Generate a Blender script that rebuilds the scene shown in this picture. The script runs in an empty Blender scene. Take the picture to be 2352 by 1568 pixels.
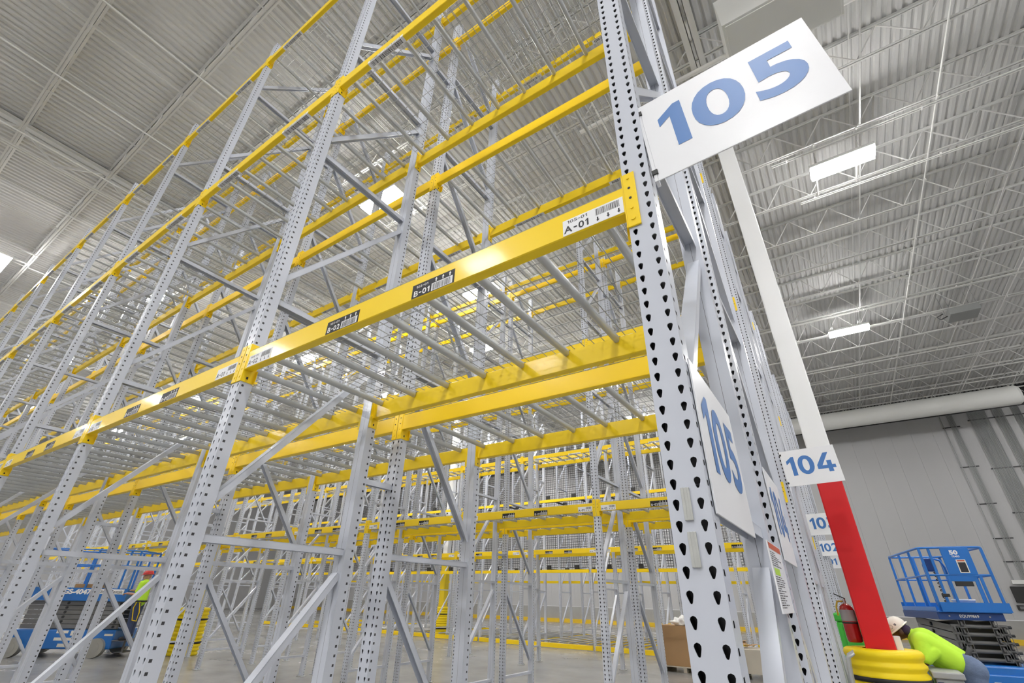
import bpy, bmesh, math, random
from mathutils import Vector, Matrix

random.seed(7)
S = bpy.context.scene
COL = S.collection
PI = math.pi

# ------------------------------------------------------------------ camera, world, exposure
cam = bpy.data.cameras.new('camera')
cam.sensor_fit = 'HORIZONTAL'
cam.sensor_width = 36.0
cam.lens = 16.0626
cam.clip_end = 300
cam.clip_start = 0.02
co = bpy.data.objects.new('camera', cam)
R_, U_, F_ = (0.83455, 0.5506, 0.01936), (0.25483, -0.41692, 0.87249), (-0.48846, 0.7232, 0.48824)
co.matrix_world = Matrix(((R_[0], U_[0], -F_[0], 0.2927), (R_[1], U_[1], -F_[1], -1.2367),
                          (R_[2], U_[2], -F_[2], 1.70), (0, 0, 0, 1)))
COL.objects.link(co)
S.camera = co
W = bpy.data.worlds.new('world')
S.world = W
W.use_nodes = True
W.node_tree.nodes['Background'].inputs[0].default_value = (0.9, 0.95, 1.0, 1)
W.node_tree.nodes['Background'].inputs[1].default_value = 0.05
S.view_settings.view_transform = 'Standard'
S.view_settings.look = 'None'
S.view_settings.gamma = 1.0
S.view_settings.use_curve_mapping = False
S.view_settings.exposure = 0.0
LAMP_STRENGTH = 176.0
LAMPS = [(3.0, 10.9), (3.0, 21.6), (8.6, 1.2), (-8.9, 5.0), (-9.2, 10.5), (-11.9, 14.4), (-9.0, 21.6), (-9.0, 27.5),  # third entry: unseen lamp, added to keep the near right side bright
         (-20.9, 3.7), (-20.7, 10.5), (-20.7, 16.2), (-20.7, 27.5), (-23.6, -0.7), (-32.0, 4.0), (-32.0, 10.3), (-32.3, 21.6),
         (-43.8, 5.4), (-44.2, 10.4), (-42.0, 14.3), (-44.0, 21.6), (-44.0, -0.7),
         (1.6, -3.4), (1.6, -9.1), (-8.0, -9.1), (-21.4, -9.2), (-34.0, -9.2), (-45.2, -9.2), (-10.2, -15.2), (-22.8, -15.2), (-34.0, -15.2),
         (1.6, -15.2), (-10.2, -20.5), (12.5, -3.4), (12.5, 3.0), (12.5, -15.2), (13.5, 14.0), (14.5, 29.0), (-9.0, 33.2), (-20.7, 33.2)]  # last three: out-of-view lamps added to brighten the far wall

# ------------------------------------------------------------------ materials
def mat(name, col, rough=0.5, metal=0.0, noise=0.0, nscale=6.0, bump=0.0, bscale=40.0, coat=0.0, spec=0.5):
    m = bpy.data.materials.new(name)
    m.use_nodes = True
    nt = m.node_tree
    b = nt.nodes['Principled BSDF']
    b.inputs['Base Color'].default_value = (*col, 1)
    b.inputs['Roughness'].default_value = rough
    b.inputs['Metallic'].default_value = metal
    b.inputs['Coat Weight'].default_value = coat
    b.inputs['Coat Roughness'].default_value = 0.12
    b.inputs['Specular IOR Level'].default_value = spec
    if noise or bump:
        tc = nt.nodes.new('ShaderNodeTexCoord')
        n = nt.nodes.new('ShaderNodeTexNoise')
        n.inputs['Scale'].default_value = nscale
        n.inputs['Detail'].default_value = 5
        nt.links.new(tc.outputs['Object'], n.inputs['Vector'])
        if noise:
            mr = nt.nodes.new('ShaderNodeMapRange')
            mr.inputs[3].default_value = 1 - noise
            mr.inputs[4].default_value = 1 + noise
            nt.links.new(n.outputs['Fac'], mr.inputs[0])
            mx = nt.nodes.new('ShaderNodeVectorMath')
            mx.operation = 'SCALE'
            mx.inputs[0].default_value = col
            nt.links.new(mr.outputs[0], mx.inputs['Scale'])
            nt.links.new(mx.outputs[0], b.inputs['Base Color'])
        if bump:
            n2 = nt.nodes.new('ShaderNodeTexNoise')
            n2.inputs['Scale'].default_value = bscale
            nt.links.new(tc.outputs['Object'], n2.inputs['Vector'])
            bp = nt.nodes.new('ShaderNodeBump')
            bp.inputs['Strength'].default_value = bump
            bp.inputs['Distance'].default_value = 0.01
            nt.links.new(n2.outputs['Fac'], bp.inputs['Height'])
            nt.links.new(bp.outputs[0], b.inputs['Normal'])
    return m

def emit(name, col, strength):
    m = bpy.data.materials.new(name)
    m.use_nodes = True
    b = m.node_tree.nodes['Principled BSDF']
    b.inputs['Base Color'].default_value = (*col, 1)
    b.inputs['Emission Color'].default_value = (*col, 1)
    b.inputs['Emission Strength'].default_value = strength
    return m

M = dict(
    post=mat('grey_painted_steel', (0.56, 0.59, 0.665), 0.36, 0.0, 0.05, 3.0, coat=0.25),
    beam=mat('yellow_painted_steel', (0.95, 0.665, 0.010), 0.42, 0.0, 0.05, 2.0, coat=0.16, spec=0.35),
    galv=mat('galvanised_steel', (0.50, 0.515, 0.52), 0.38, 0.45, 0.12, 9.0),
    wire=mat('zinc_wire', (0.36, 0.37, 0.37), 0.42, 0.5),
    bolt=mat('zinc_bolt', (0.55, 0.55, 0.55), 0.35, 0.9),
    dark=mat('dark_hole', (0.02, 0.02, 0.02), 0.7),
    white=mat('white_sign_plastic', (0.80, 0.81, 0.84), 0.4, coat=0.1),
    blue_print=mat('blue_print', (0.045, 0.17, 0.47), 0.4),
    label_white=mat('white_label', (0.85, 0.86, 0.88), 0.5, spec=0.3),
    label_black=mat('black_label', (0.018, 0.018, 0.022), 0.5, spec=0.3),
    ink=mat('black_ink', (0.02, 0.02, 0.025), 0.45),
    ink_white=mat('white_ink', (0.85, 0.85, 0.85), 0.45),
    ink_red=mat('red_ink', (0.55, 0.09, 0.03), 0.45),
    ink_green=mat('green_highlight', (0.45, 0.7, 0.05), 0.45),
    deck=mat('white_roof_deck', (0.60, 0.60, 0.592), 0.6, 0, 0.04, 0.6),
    joist=mat('white_joist_paint', (0.68, 0.68, 0.665), 0.55, 0, 0.03, 2.0),
    floor=None,
    panel=mat('grey_insulated_panel', (0.46, 0.46, 0.465), 0.45, 0, 0.03, 0.7),
    concrete=mat('precast_concrete', (0.34, 0.335, 0.32), 0.8, 0, 0.16, 1.4, bump=0.2, bscale=18),
    curb=mat('yellow_curb_paint', (0.72, 0.47, 0.02), 0.5, 0, 0.1, 3),
    col_white=mat('white_column_paint', (0.84, 0.85, 0.86), 0.4, 0, 0.02, 2),
    col_red=mat('red_column_paint', (0.62, 0.012, 0.016), 0.45, 0, 0.12, 3, spec=0.35),
    col_yellow=mat('yellow_column_paint', (0.80, 0.60, 0.02), 0.4),
    guard=mat('yellow_polyethylene', (0.93, 0.70, 0.008), 0.45, 0, 0.04, 4, spec=0.35),
    strap=mat('black_strap', (0.012, 0.012, 0.012), 0.6),
    duct=mat('white_duct', (0.72, 0.725, 0.70), 0.6, 0, 0.03, 1.5),
    pipe=mat('white_pipe', (0.78, 0.78, 0.76), 0.45),
    conduit=mat('galvanised_conduit', (0.33, 0.34, 0.335), 0.4, 0.4),
    lift=mat('blue_machine_paint', (0.012, 0.16, 0.55), 0.35, 0, 0.08, 4, coat=0.3),
    lift_dark=mat('navy_machine_steel', (0.012, 0.05, 0.2), 0.45),
    arm_grey=mat('grey_scissor_arm', (0.17, 0.17, 0.175), 0.5, 0, 0.12, 3),
    arm_black=mat('black_scissor_arm', (0.025, 0.026, 0.028), 0.5),
    arm_edge=mat('worn_arm_edge', (0.13, 0.13, 0.13), 0.5),
    tyre=mat('grey_solid_tyre', (0.33, 0.325, 0.30), 0.75, 0, 0.1, 8),
    decal=mat('cream_decal', (0.75, 0.73, 0.66), 0.5),
    hivis=mat('hi_vis_lime_cloth', (0.50, 0.83, 0.05), 0.85, 0, 0.05, 12, bump=0.3, bscale=14),
    denim=mat('blue_denim', (0.14, 0.19, 0.30), 0.9, 0, 0.25, 14, bump=0.4, bscale=40),
    skin_dark=mat('dark_skin', (0.085, 0.035, 0.02), 0.5),
    skin_light=mat('light_skin', (0.52, 0.29, 0.20), 0.5),
    hat=mat('white_hard_hat', (0.80, 0.77, 0.68), 0.35, coat=0.3),
    hat_red=mat('red_hard_hat', (0.62, 0.03, 0.03), 0.35, coat=0.3),
    hair=mat('purple_black_hair', (0.03, 0.014, 0.055), 0.8),
    leather=mat('black_leather', (0.018, 0.018, 0.02), 0.5),
    card=mat('cardboard', (0.42, 0.26, 0.13), 0.85, 0, 0.06, 3),
    wood=mat('pale_plywood', (0.58, 0.53, 0.45), 0.7, 0, 0.12, 3),
    bin_grey=mat('grey_bin_plastic', (0.36, 0.37, 0.38), 0.5, 0, 0.05, 3),
    bin_green=mat('green_bin_plastic', (0.06, 0.50, 0.06), 0.5),
    ext_red=mat('red_extinguisher', (0.36, 0.012, 0.012), 0.25, coat=0.4),
    rubber=mat('black_rubber', (0.02, 0.02, 0.02), 0.6),
    mesh_black=mat('black_mesh', (0.02, 0.02, 0.022), 0.5),
    roller=mat('steel_roller', (0.55, 0.55, 0.55), 0.3, 0.8),
    orange_strap=mat('yellow_harness_web', (0.85, 0.6, 0.02), 0.7),
    paper=mat('white_paper', (0.85, 0.85, 0.85), 0.7),
)
lens_m = emit('lamp_lens_glow', (1.0, 0.985, 0.965), LAMP_STRENGTH)

def floor_mat():
    m = bpy.data.materials.new('polished_concrete')
    m.use_nodes = True
    nt = m.node_tree
    b = nt.nodes['Principled BSDF']
    tc = nt.nodes.new('ShaderNodeTexCoord')
    n = nt.nodes.new('ShaderNodeTexNoise')
    n.inputs['Scale'].default_value = 0.5
    n.inputs['Detail'].default_value = 8
    n.inputs['Roughness'].default_value = 0.65
    nt.links.new(tc.outputs['Object'], n.inputs['Vector'])
    cr = nt.nodes.new('ShaderNodeValToRGB')
    cr.color_ramp.elements[0].position = 0.3
    cr.color_ramp.elements[0].color = (0.225, 0.222, 0.216, 1)
    cr.color_ramp.elements[1].position = 0.72
    cr.color_ramp.elements[1].color = (0.34, 0.336, 0.33, 1)
    nt.links.new(n.outputs['Fac'], cr.inputs[0])
    nt.links.new(cr.outputs[0], b.inputs['Base Color'])
    mr = nt.nodes.new('ShaderNodeMapRange')
    mr.inputs[3].default_value = 0.16
    mr.inputs[4].default_value = 0.34
    nt.links.new(n.outputs['Fac'], mr.inputs[0])
    nt.links.new(mr.outputs[0], b.inputs['Roughness'])
    return m
M['floor'] = floor_mat()

# ------------------------------------------------------------------ mesh helpers
class MB:
    """collects verts / faces with material slots"""
    def __init__(s):
        s.v, s.f, s.mi, s.cur, s.sm = [], [], [], 0, []
    def add(s, vs, fs, smooth=False):
        o = len(s.v)
        s.v += [tuple(x) for x in vs]
        for f in fs:
            s.f.append(tuple(i + o for i in f))
            s.mi.append(s.cur)
            s.sm.append(smooth)
    def box(s, x0, x1, y0, y1, z0, z1):
        s.add([(x0, y0, z0), (x1, y0, z0), (x1, y1, z0), (x0, y1, z0), (x0, y0, z1), (x1, y0, z1), (x1, y1, z1), (x0, y1, z1)],
              [(0, 3, 2, 1), (4, 5, 6, 7), (0, 1, 5, 4), (1, 2, 6, 5), (2, 3, 7, 6), (3, 0, 4, 7)])
        return s
    def bevbox(s, x0, x1, y0, y1, z0, z1, b=0.005):
        """box with its twelve edges chamfered"""
        bm = bmesh.new()
        bmesh.ops.create_cube(bm, size=1)
        for v in bm.verts:
            v.co = Vector(((x0 + x1) / 2 + v.co.x * (x1 - x0), (y0 + y1) / 2 + v.co.y * (y1 - y0), (z0 + z1) / 2 + v.co.z * (z1 - z0)))
        bmesh.ops.bevel(bm, geom=bm.edges[:], offset=b, segments=2, affect='EDGES', profile=0.5)
        s.frombm(bm)
        return s
    def frombm(s, bm, smooth=False):
        bm.verts.index_update()
        s.add([v.co[:] for v in bm.verts], [[v.index for v in f.verts] for f in bm.faces], smooth)
        bm.free()
    def bar(s, p, q, w, h, up=(0, 0, 1)):
        """rectangular bar from p to q, w wide (sideways), h high (along up)"""
        p, q = Vector(p), Vector(q)
        d = (q - p).normalized()
        u = Vector(up)
        if abs(d.dot(u)) > 0.98:
            u = Vector((0, 1, 0))
        a = d.cross(u).normalized() * w / 2
        b = d.cross(a).normalized() * h / 2
        vs = [p - a - b, p + a - b, p + a + b, p - a + b, q - a - b, q + a - b, q + a + b, q - a + b]
        s.add([x[:] for x in vs], [(0, 1, 2, 3), (7, 6, 5, 4), (0, 4, 5, 1), (1, 5, 6, 2), (2, 6, 7, 3), (3, 7, 4, 0)])
        return s
    def channel(s, p, q, w, h, t=0.004, up=(0, 0, 1)):
        """U-channel open downward: web on top, two flanges"""
        p, q = Vector(p), Vector(q)
        d = (q - p).normalized()
        a = d.cross(Vector(up))
        a = (a.normalized() if a.length > 0.05 else Vector((1, 0, 0)))
        n = a.cross(d).normalized()
        s.bar(p + n * (h / 2 - t / 2), q + n * (h / 2 - t / 2), w, t, n)
        for k in (-1, 1):
            s.bar(p + a * k * (w / 2 - t / 2), q + a * k * (w / 2 - t / 2), t, h - t * 0.5, n)
        return s
    def tube(s, p, q, r, n=8, r2=None, caps=True, smooth=True):
        p, q = Vector(p), Vector(q)
        r2 = r if r2 is None else r2
        d = (q - p).normalized()
        u = Vector((0, 0, 1)) if abs(d.z) < 0.9 else Vector((1, 0, 0))
        a = d.cross(u).normalized()
        b = d.cross(a).normalized()
        vs = []
        for c, rr in ((p, r), (q, r2)):
            for i in range(n):
                t = 2 * PI * i / n
                vs.append((c + a * math.cos(t) * rr + b * math.sin(t) * rr)[:])
        s.add(vs, [(i, (i + 1) % n, n + (i + 1) % n, n + i) for i in range(n)], smooth)
        if caps:
            s.add(vs[:n], [tuple(range(n))[::-1]])
            s.add(vs[n:], [tuple(range(n))])
        return s
    def path(s, pts, r, n=6):
        """round pipe along a polyline with mitred joints"""
        pts = [Vector(x) for x in pts]
        rings = []
        prev = None
        for i, c in enumerate(pts):
            d = ((pts[min(i + 1, len(pts) - 1)] - c).normalized() + (c - pts[max(i - 1, 0)]).normalized()).normalized()
            if prev is None:
                u = Vector((0, 0, 1)) if abs(d.z) < 0.9 else Vector((1, 0, 0))
                a = d.cross(u).normalized()
            else:
                a = (prev - d * prev.dot(d)).normalized()
            prev = a
            b = d.cross(a)
            rings.append([(c + a * math.cos(2 * PI * k / n) * r + b * math.sin(2 * PI * k / n) * r)[:] for k in range(n)])
        vs = [v for rg in rings for v in rg]
        fs = []
        for i in range(len(rings) - 1):
            for k in range(n):
                fs.append((i * n + k, i * n + (k + 1) % n, (i + 1) * n + (k + 1) % n, (i + 1) * n + k))
        s.add(vs, fs, True)
        s.add(rings[0], [tuple(range(n))[::-1]])
        s.add(rings[-1], [tuple(range(n))])
        return s
    def lathe(s, prof, n=24, c=(0, 0, 0), smooth=True):
        vs = []
        for r, z in prof:
            for i in range(n):
                t = 2 * PI * i / n
                vs.append((c[0] + r * math.cos(t), c[1] + r * math.sin(t), c[2] + z))
        fs = []
        for j in range(len(prof) - 1):
            for i in range(n):
                fs.append((j * n + i, j * n + (i + 1) % n, (j + 1) * n + (i + 1) % n, (j + 1) * n + i))
        s.add(vs, fs, smooth)
        return s
    def extr_x(s, prof, x0, x1, caps=True):
        """closed (y,z) profile swept along x"""
        n = len(prof)
        vs = [(x0, y, z) for y, z in prof] + [(x1, y, z) for y, z in prof]
        s.add(vs, [(i, (i + 1) % n, n + (i + 1) % n, n + i) for i in range(n)])
        if caps:
            s.add(vs[:n], [tuple(range(n))[::-1]])
            s.add(vs[n:], [tuple(range(n))])
        return s
    def quad(s, a, b, c, d):
        s.add([a, b, c, d], [(0, 1, 2, 3)])
        return s
    def mesh(s, name, *mats):
        me = bpy.data.meshes.new(name)
        me.from_pydata(s.v, [], s.f)
        for m in mats:
            me.materials.append(m)
        if len(mats) > 1:
            me.polygons.foreach_set('material_index', s.mi)
        if any(s.sm):
            me.polygons.foreach_set('use_smooth', s.sm)
        me.update()
        return me

def ob(name, me, parent=None, loc=(0, 0, 0), rz=0.0, rot=None, kind=None, label=None):
    o = bpy.data.objects.new(name, me)
    o.location = loc
    o.rotation_euler = rot if rot else (0, 0, rz)
    if parent is not None:
        o.parent = parent
    if kind:
        o['kind'] = kind
    if label:
        o['label'] = label
    COL.objects.link(o)
    return o

def tag(o, label, cat, group=None):
    o['label'] = label
    o['category'] = cat
    o['kind'] = 'thing'
    if group:
        o['group'] = group
    return o

def thing(name, label, cat, loc=(0, 0, 0), rz=0.0, group=None, me=None):
    return tag(ob(name, me, None, loc, rz), label, cat, group)

def structure(name, me, loc=(0, 0, 0), rz=0.0, label=None):
    return ob(name, me, None, loc, rz, kind='structure', label=label)

_txt = {}
def text_mb(txt, size, bold=0.0, stretch=1.0, space=1.0):
    """flat lettering in the XZ plane, facing -y, centred on the origin: (verts, faces)"""
    key = (txt, size, bold, stretch, space)
    if key not in _txt:
        c = bpy.data.curves.new('lettering', 'FONT')
        c.body = txt
        c.size = size
        c.offset = bold
        c.space_character = space
        c.align_x = 'CENTER'
        c.align_y = 'CENTER'
        c.resolution_u = 6
        o = bpy.data.objects.new('lettering', c)
        COL.objects.link(o)
        bpy.context.view_layer.update()
        me = bpy.data.meshes.new_from_object(o.evaluated_get(bpy.context.evaluated_depsgraph_get()))
        vs = [(v.co.x * stretch, 0.0, v.co.y) for v in me.vertices]
        x0, x1 = min(v[0] for v in vs), max(v[0] for v in vs)
        z0, z1 = min(v[2] for v in vs), max(v[2] for v in vs)
        vs = [(x - (x0 + x1) / 2, y, z - (z0 + z1) / 2) for x, y, z in vs]
        fs = [tuple(p.vertices) for p in me.polygons]
        # make all faces look to -y
        out = []
        for f in fs:
            a, b, d = (Vector(vs[i]) for i in f[:3])
            out.append(f if (b - a).cross(d - a).y < 0 else f[::-1])
        bpy.data.objects.remove(o)
        bpy.data.meshes.remove(me)
        bpy.data.curves.remove(c)
        _txt[key] = (vs, out, x1 - x0, z1 - z0)
    return _txt[key]

def put_text(mb, txt, cx, cz, w=None, h=None, size=0.1, bold=0.0, y=0.0):
    """lettering of a given width / height placed at (cx, y, cz)"""
    vs, fs, tw, th = text_mb(txt, 1.0, bold)
    sx = (w / tw) if w else (h / th if h else size)
    sz = (h / th) if h else sx
    mb.add([(cx + x * sx, y, cz + z * sz) for x, _y, z in vs], fs)

def put_code(mb, txt, cx, cz, w, h, y, bold=0.0):
    """location code set glyph by glyph"""
    parts, x = [], 0.0
    for c in txt:
        if c == '1':
            parts.append((c, x, 0.36)); x += 0.36
        elif c == '-':
            parts.append((c, x, 0.42)); x += 0.42
        else:
            _v, _f, tw, th = text_mb(c, 1.0, bold)
            parts.append((c, x, tw / th)); x += tw / th
        x += 0.16
    tot = x - 0.16
    k = w / (tot * h)
    st = 0.15 + bold * 2.5
    for c, px, cw in parts:
        x0, x1 = cx - w / 2 + px * h * k, cx - w / 2 + (px + cw) * h * k
        if c == '1':
            s_ = st * h * k
            p = [(x1 - s_, -h / 2), (x1, -h / 2), (x1, h / 2), (x1 - s_ * 0.6, h / 2), (x0, h * 0.30), (x0, h * 0.13), (x1 - s_, h * 0.27)]
            mb.add([(a, y, cz + b) for a, b in p], [(0, 1, 2, 6), (2, 3, 6), (3, 4, 5, 6)])
        elif c == '-':
            mb.quad((x0, y, cz - st * h / 2), (x1, y, cz - st * h / 2), (x1, y, cz + st * h / 2), (x0, y, cz + st * h / 2))
        else:
            put_text(mb, c, (x0 + x1) / 2, cz, w=x1 - x0, h=h, bold=bold, y=y)

GLYPH_W = {'0': 0.75, '1': 0.40, '2': 0.70, '3': 0.70, '4': 0.82, '5': 0.69}
def numerals(mb, txt, cx, cz, h, y):
    """bold round sign numerals, height h, centred"""
    gap = 0.115 * h
    tot = sum(GLYPH_W[c] * h for c in txt) + gap * (len(txt) - 1)
    x = cx - tot / 2
    for c in txt:
        w = GLYPH_W[c] * h
        if c == '1':
            st = 0.21 * h
            p = [(x + w - st, -h / 2), (x + w, -h / 2), (x + w, h / 2), (x + w - st * 0.55, h / 2), (x, h * 0.29), (x, h * 0.10), (x + w - st, h * 0.24)]
            mb.add([(a, y, cz + b) for a, b in p], [(0, 1, 2, 6), (2, 3, 6), (3, 4, 5, 6)])
        elif c == '4':
            def Q(*pts):
                mb.add([(x + a * h, y, cz + (b - 0.5) * h) for a, b in pts], [tuple(range(len(pts)))])
            Q((0.0, 0.18), (0.82, 0.18), (0.82, 0.35), (0.0, 0.35))
            Q((0.0, 0.35), (0.235, 0.35), (0.64, 1.0), (0.41, 1.0), (0.0, 0.40))
            Q((0.46, 0.35), (0.67, 0.35), (0.67, 0.58), (0.46, 0.58))
            Q((0.46, 0.0), (0.67, 0.0), (0.67, 0.18), (0.46, 0.18))
        else:
            put_text(mb, c, x + w / 2, cz, w=w, h=h, bold=0.024, y=y)
        x += w + gap

def bars(mb, x0, x1, z0, z1, n, y=0.0, seed=1):
    rnd = random.Random(seed)
    x = x0
    step = (x1 - x0) / n
    for i in range(n):
        w = step * rnd.choice((0.3, 0.45, 0.7))
        mb.quad((x0 + i * step, y, z0), (x0 + i * step + w, y, z0), (x0 + i * step + w, y, z1), (x0 + i * step, y, z1))

def arrow(mb, cx, z0, z1, y=0.0, up=True):
    w = (z1 - z0) * 0.13
    zt, zb = (z1, z0) if up else (z0, z1)
    zm = zt + (zb - zt) * 0.45
    mb.quad((cx - w, y, min(zb, zm)), (cx + w, y, min(zb, zm)), (cx + w, y, max(zb, zm)), (cx - w, y, max(zb, zm)))
    tri = [(cx - 2.4 * w, y, zm), (cx + 2.4 * w, y, zm), (cx, y, zt)]
    mb.add(tri, [(0, 1, 2) if up else (2, 1, 0)])

ORD = ['first', 'second', 'third', 'fourth', 'fifth', 'sixth', 'seventh', 'eighth', 'ninth', 'tenth', 'eleventh', 'twelfth',
       'thirteenth', 'fourteenth', 'fifteenth', 'sixteenth', 'seventeenth', 'eighteenth', 'nineteenth', 'twentieth']

# ------------------------------------------------------------------ rack constants (metres)
H = 9.42                 # upright height
BAY_A, BAY_C = 2.637, 2.71
DEP = 1.10
LEV = [2.85, 5.83, 8.78]  # underside of beam connectors
PW, PD = 0.0508, 0.078    # half width and depth of an upright
PITCH = 0.0508

# ------------------------------------------------------------------ setting
X0, X1, Y0, Y1 = -60.0, 17.0, -24.0, 38.0
ZJ, ZD = 13.0, 13.95      # joist bottom chord, roof deck
WALLTOP = 14.2

structure('floor', MB().box(X0, X1, Y0, Y1, -0.2, 0.0).mesh('floor', M['floor']))

def build_ceiling():
    mb = MB()
    pitch, hgt = 0.2, 0.045
    n = int((X1 - X0) / pitch)
    prof = []
    for i in range(n):
        x = X0 + i * pitch
        prof += [(x, ZD), (x + 0.08, ZD), (x + 0.12, ZD + hgt), (x + 0.16, ZD + hgt)]
    prof.append((X0 + n * pitch, ZD))
    vs = [(x, Y0, z) for x, z in prof] + [(x, Y1, z) for x, z in prof]
    k = len(prof)
    mb.add(vs, [(i, i + 1, k + i + 1, k + i) for i in range(k - 1)])
    mb.quad((X0, Y0, ZD + 0.2), (X1, Y0, ZD + 0.2), (X1, Y1, ZD + 0.2), (X0, Y1, ZD + 0.2))
    structure('ceiling', mb.mesh('ceiling', M['deck']))
build_ceiling()

def build_joists():
    L = X1 - X0
    ch = MB()
    for dy in (-0.035, 0.035):
        ch.box(0, L, dy - 0.022, dy + 0.022, ZJ, ZJ + 0.012)
        ch.box(0, L, dy * 0.4 - 0.004, dy * 0.4 + 0.004, ZJ, ZJ + 0.05)
    bot = ch.mesh('bottom_chord', M['joist'])
    ch = MB()
    for dy in (-0.04, 0.04):
        ch.box(0, L, dy - 0.028, dy + 0.028, ZD - 0.012, ZD)
        ch.box(0, L, dy * 0.4 - 0.004, dy * 0.4 + 0.004, ZD - 0.06, ZD)
    top = ch.mesh('top_chord', M['joist'])
    wb = MB()
    x, k, step = 0.3, 0, 0.62
    while x + step < L:
        a, b = ((x, 0, ZJ + 0.03), (x + step, 0, ZD - 0.03)) if k % 2 == 0 else ((x, 0, ZD - 0.03), (x + step, 0, ZJ + 0.03))
        wb.bar(a, b, 0.026, 0.026)
        x += step
        k += 1
    web = wb.mesh('web_bars', M['joist'])
    y = 0.05 - 2.085 * 11
    i = 0
    while y < Y1 - 0.4:
        j = structure('ceiling_joist', bot, (X0, y, 0))
        ob('top_chord', top, j)
        ob('web_bars', web, j, kind='stuff')
        y += 2.085
        i += 1
    # rods that bridge the joists, running across them
    br = MB()
    br.bar((0, Y0, ZJ + 0.03), (0, Y1, ZJ + 0.03), 0.03, 0.03)
    br.bar((0.02, Y0, ZD - 0.05), (0.02, Y1, ZD - 0.05), 0.03, 0.03)
    bm_ = br.mesh('ceiling_bridging', M['joist'])
    for x in (3.6, 7.3, -3.6, -7.4, -11.1, -14.0, -20.5, -24.5, -29.0, 11.0, 14.0):
        structure('ceiling_bridging', bm_, (x, 0, 0))
build_joists()

def build_girders():
    mb = MB()
    for s in (-1, 1):
        mb.box(s * 0.105 - 0.07, s * 0.105 + 0.07, Y0, Y1, ZJ - 0.02, ZJ)
        mb.box(s * 0.04 - 0.006, s * 0.04 + 0.006, Y0, Y1, ZJ - 0.02, ZJ + 0.13)
    bot = mb.mesh('bottom_chord', M['joist'])
    mb = MB()
    for s in (-1, 1):
        mb.box(s * 0.105 - 0.07, s * 0.105 + 0.07, Y0, Y1, ZD - 0.15, ZD - 0.13)
        mb.box(s * 0.04 - 0.006, s * 0.04 + 0.006, Y0, Y1, ZD - 0.28, ZD - 0.13)
    top = mb.mesh('top_chord', M['joist'])
    mb = MB()
    y, k = Y0, 0
    while y < Y1 - 1.1:
        za, zb = (ZJ + 0.06, ZD - 0.2) if k % 2 == 0 else (ZD - 0.2, ZJ + 0.06)
        mb.bar((0, y, za), (0, y + 1.04, zb), 0.06, 0.05, (1, 0, 0))
        y += 1.0425
        k += 1
    web = mb.mesh('web_bars', M['joist'])
    mb = MB()
    for s in (-1, 1):
        mb.box(s * 0.055 - 0.04, s * 0.055 + 0.04, Y0, Y1, ZJ - 0.02, ZJ)
    slim = mb.mesh('bottom_chord', M['joist'])
    for x in (0.36, -17.05, -34.4, -51.8):
        g = structure('ceiling_girder', bot if x > 0 else slim, (x, 0, 0))
        ob('top_chord', top, g)
        ob('web_bars', web, g, kind='stuff')
build_girders()

def build_walls():
    # far wall: concrete base with a yellow painted foot, insulated metal panels above
    base = MB().box(X0, X1, Y1 - 0.12, Y1 + 0.2, 0, 1.12)
    w = structure('wall_back', base.mesh('wall_back', M['concrete']))
    pw = 1.1
    pm = MB()
    pm.box(0.003, pw - 0.003, -0.06, 0.04, 1.13, 12.6)
    k = 0
    while k < 11:                                   # shallow ribs pressed into each panel
        x = 0.05 + k * 0.1
        pm.box(x, x + 0.03, -0.066, -0.06, 1.13, 12.6)
        k += 1
    panel = pm.mesh('wall_panel', M['panel'])
    x = X0
    while x < X1 - 0.5:
        ob('wall_panel', panel, w, (x, Y1, 0))
        x += pw
    ob('cap_flashing', MB().box(X0, X1, Y1 - 0.09, Y1 - 0.058, 1.10, 1.14).mesh('cap_flashing', M['label_white']), w)
    ob('upper_wall', MB().box(X0, X1, Y1 + 0.25, Y1 + 0.3, 12.3, WALLTOP).mesh('upper_wall', M['arm_black']), w)
    structure('baseboard_back', MB().box(X0, X1, Y1 - 0.3, Y1 - 0.1, 0, 0.26).mesh('baseboard_back', M['curb']))
    structure('wall_left', MB().box(X0 - 0.2, X0, Y0, Y1, 0, WALLTOP).mesh('wall_left', M['panel']))
    structure('wall_right', MB().box(X1, X1 + 0.2, Y0, Y1, 0, WALLTOP).mesh('wall_right', M['panel']))
    structure('wall_front', MB().box(X0, X1, Y0 - 0.2, Y0, 0, WALLTOP).mesh('wall_front', M['panel']))
build_walls()

# columns under the girders
def column(x, y, paint, pm, ztop, label):
    c = MB().bevbox(-0.155, 0.155, -0.155, 0.155, ztop, ZJ - 0.02, 0.018)
    t = thing('steel_column', label, 'column', (x, y, 0), me=c.mesh('column_shaft', M['col_white']))
    ob(paint, MB().bevbox(-0.158, 0.158, -0.158, 0.158, 0.02, ztop, 0.018).mesh(paint, pm), t)
    ob('base_plate', MB().bevbox(-0.26, 0.26, -0.26, 0.26, 0, 0.025, 0.006).mesh('base_plate', pm), t)
    return t
column(0.375, 7.12, 'red_band', M['col_red'], 3.5, 'white steel column painted red to above head height, standing in the yellow guard')
column(0.36, 18.8, 'yellow_band', M['col_yellow'], 3.07, 'white steel column with yellow painted foot, half hidden behind the red column')

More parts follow.
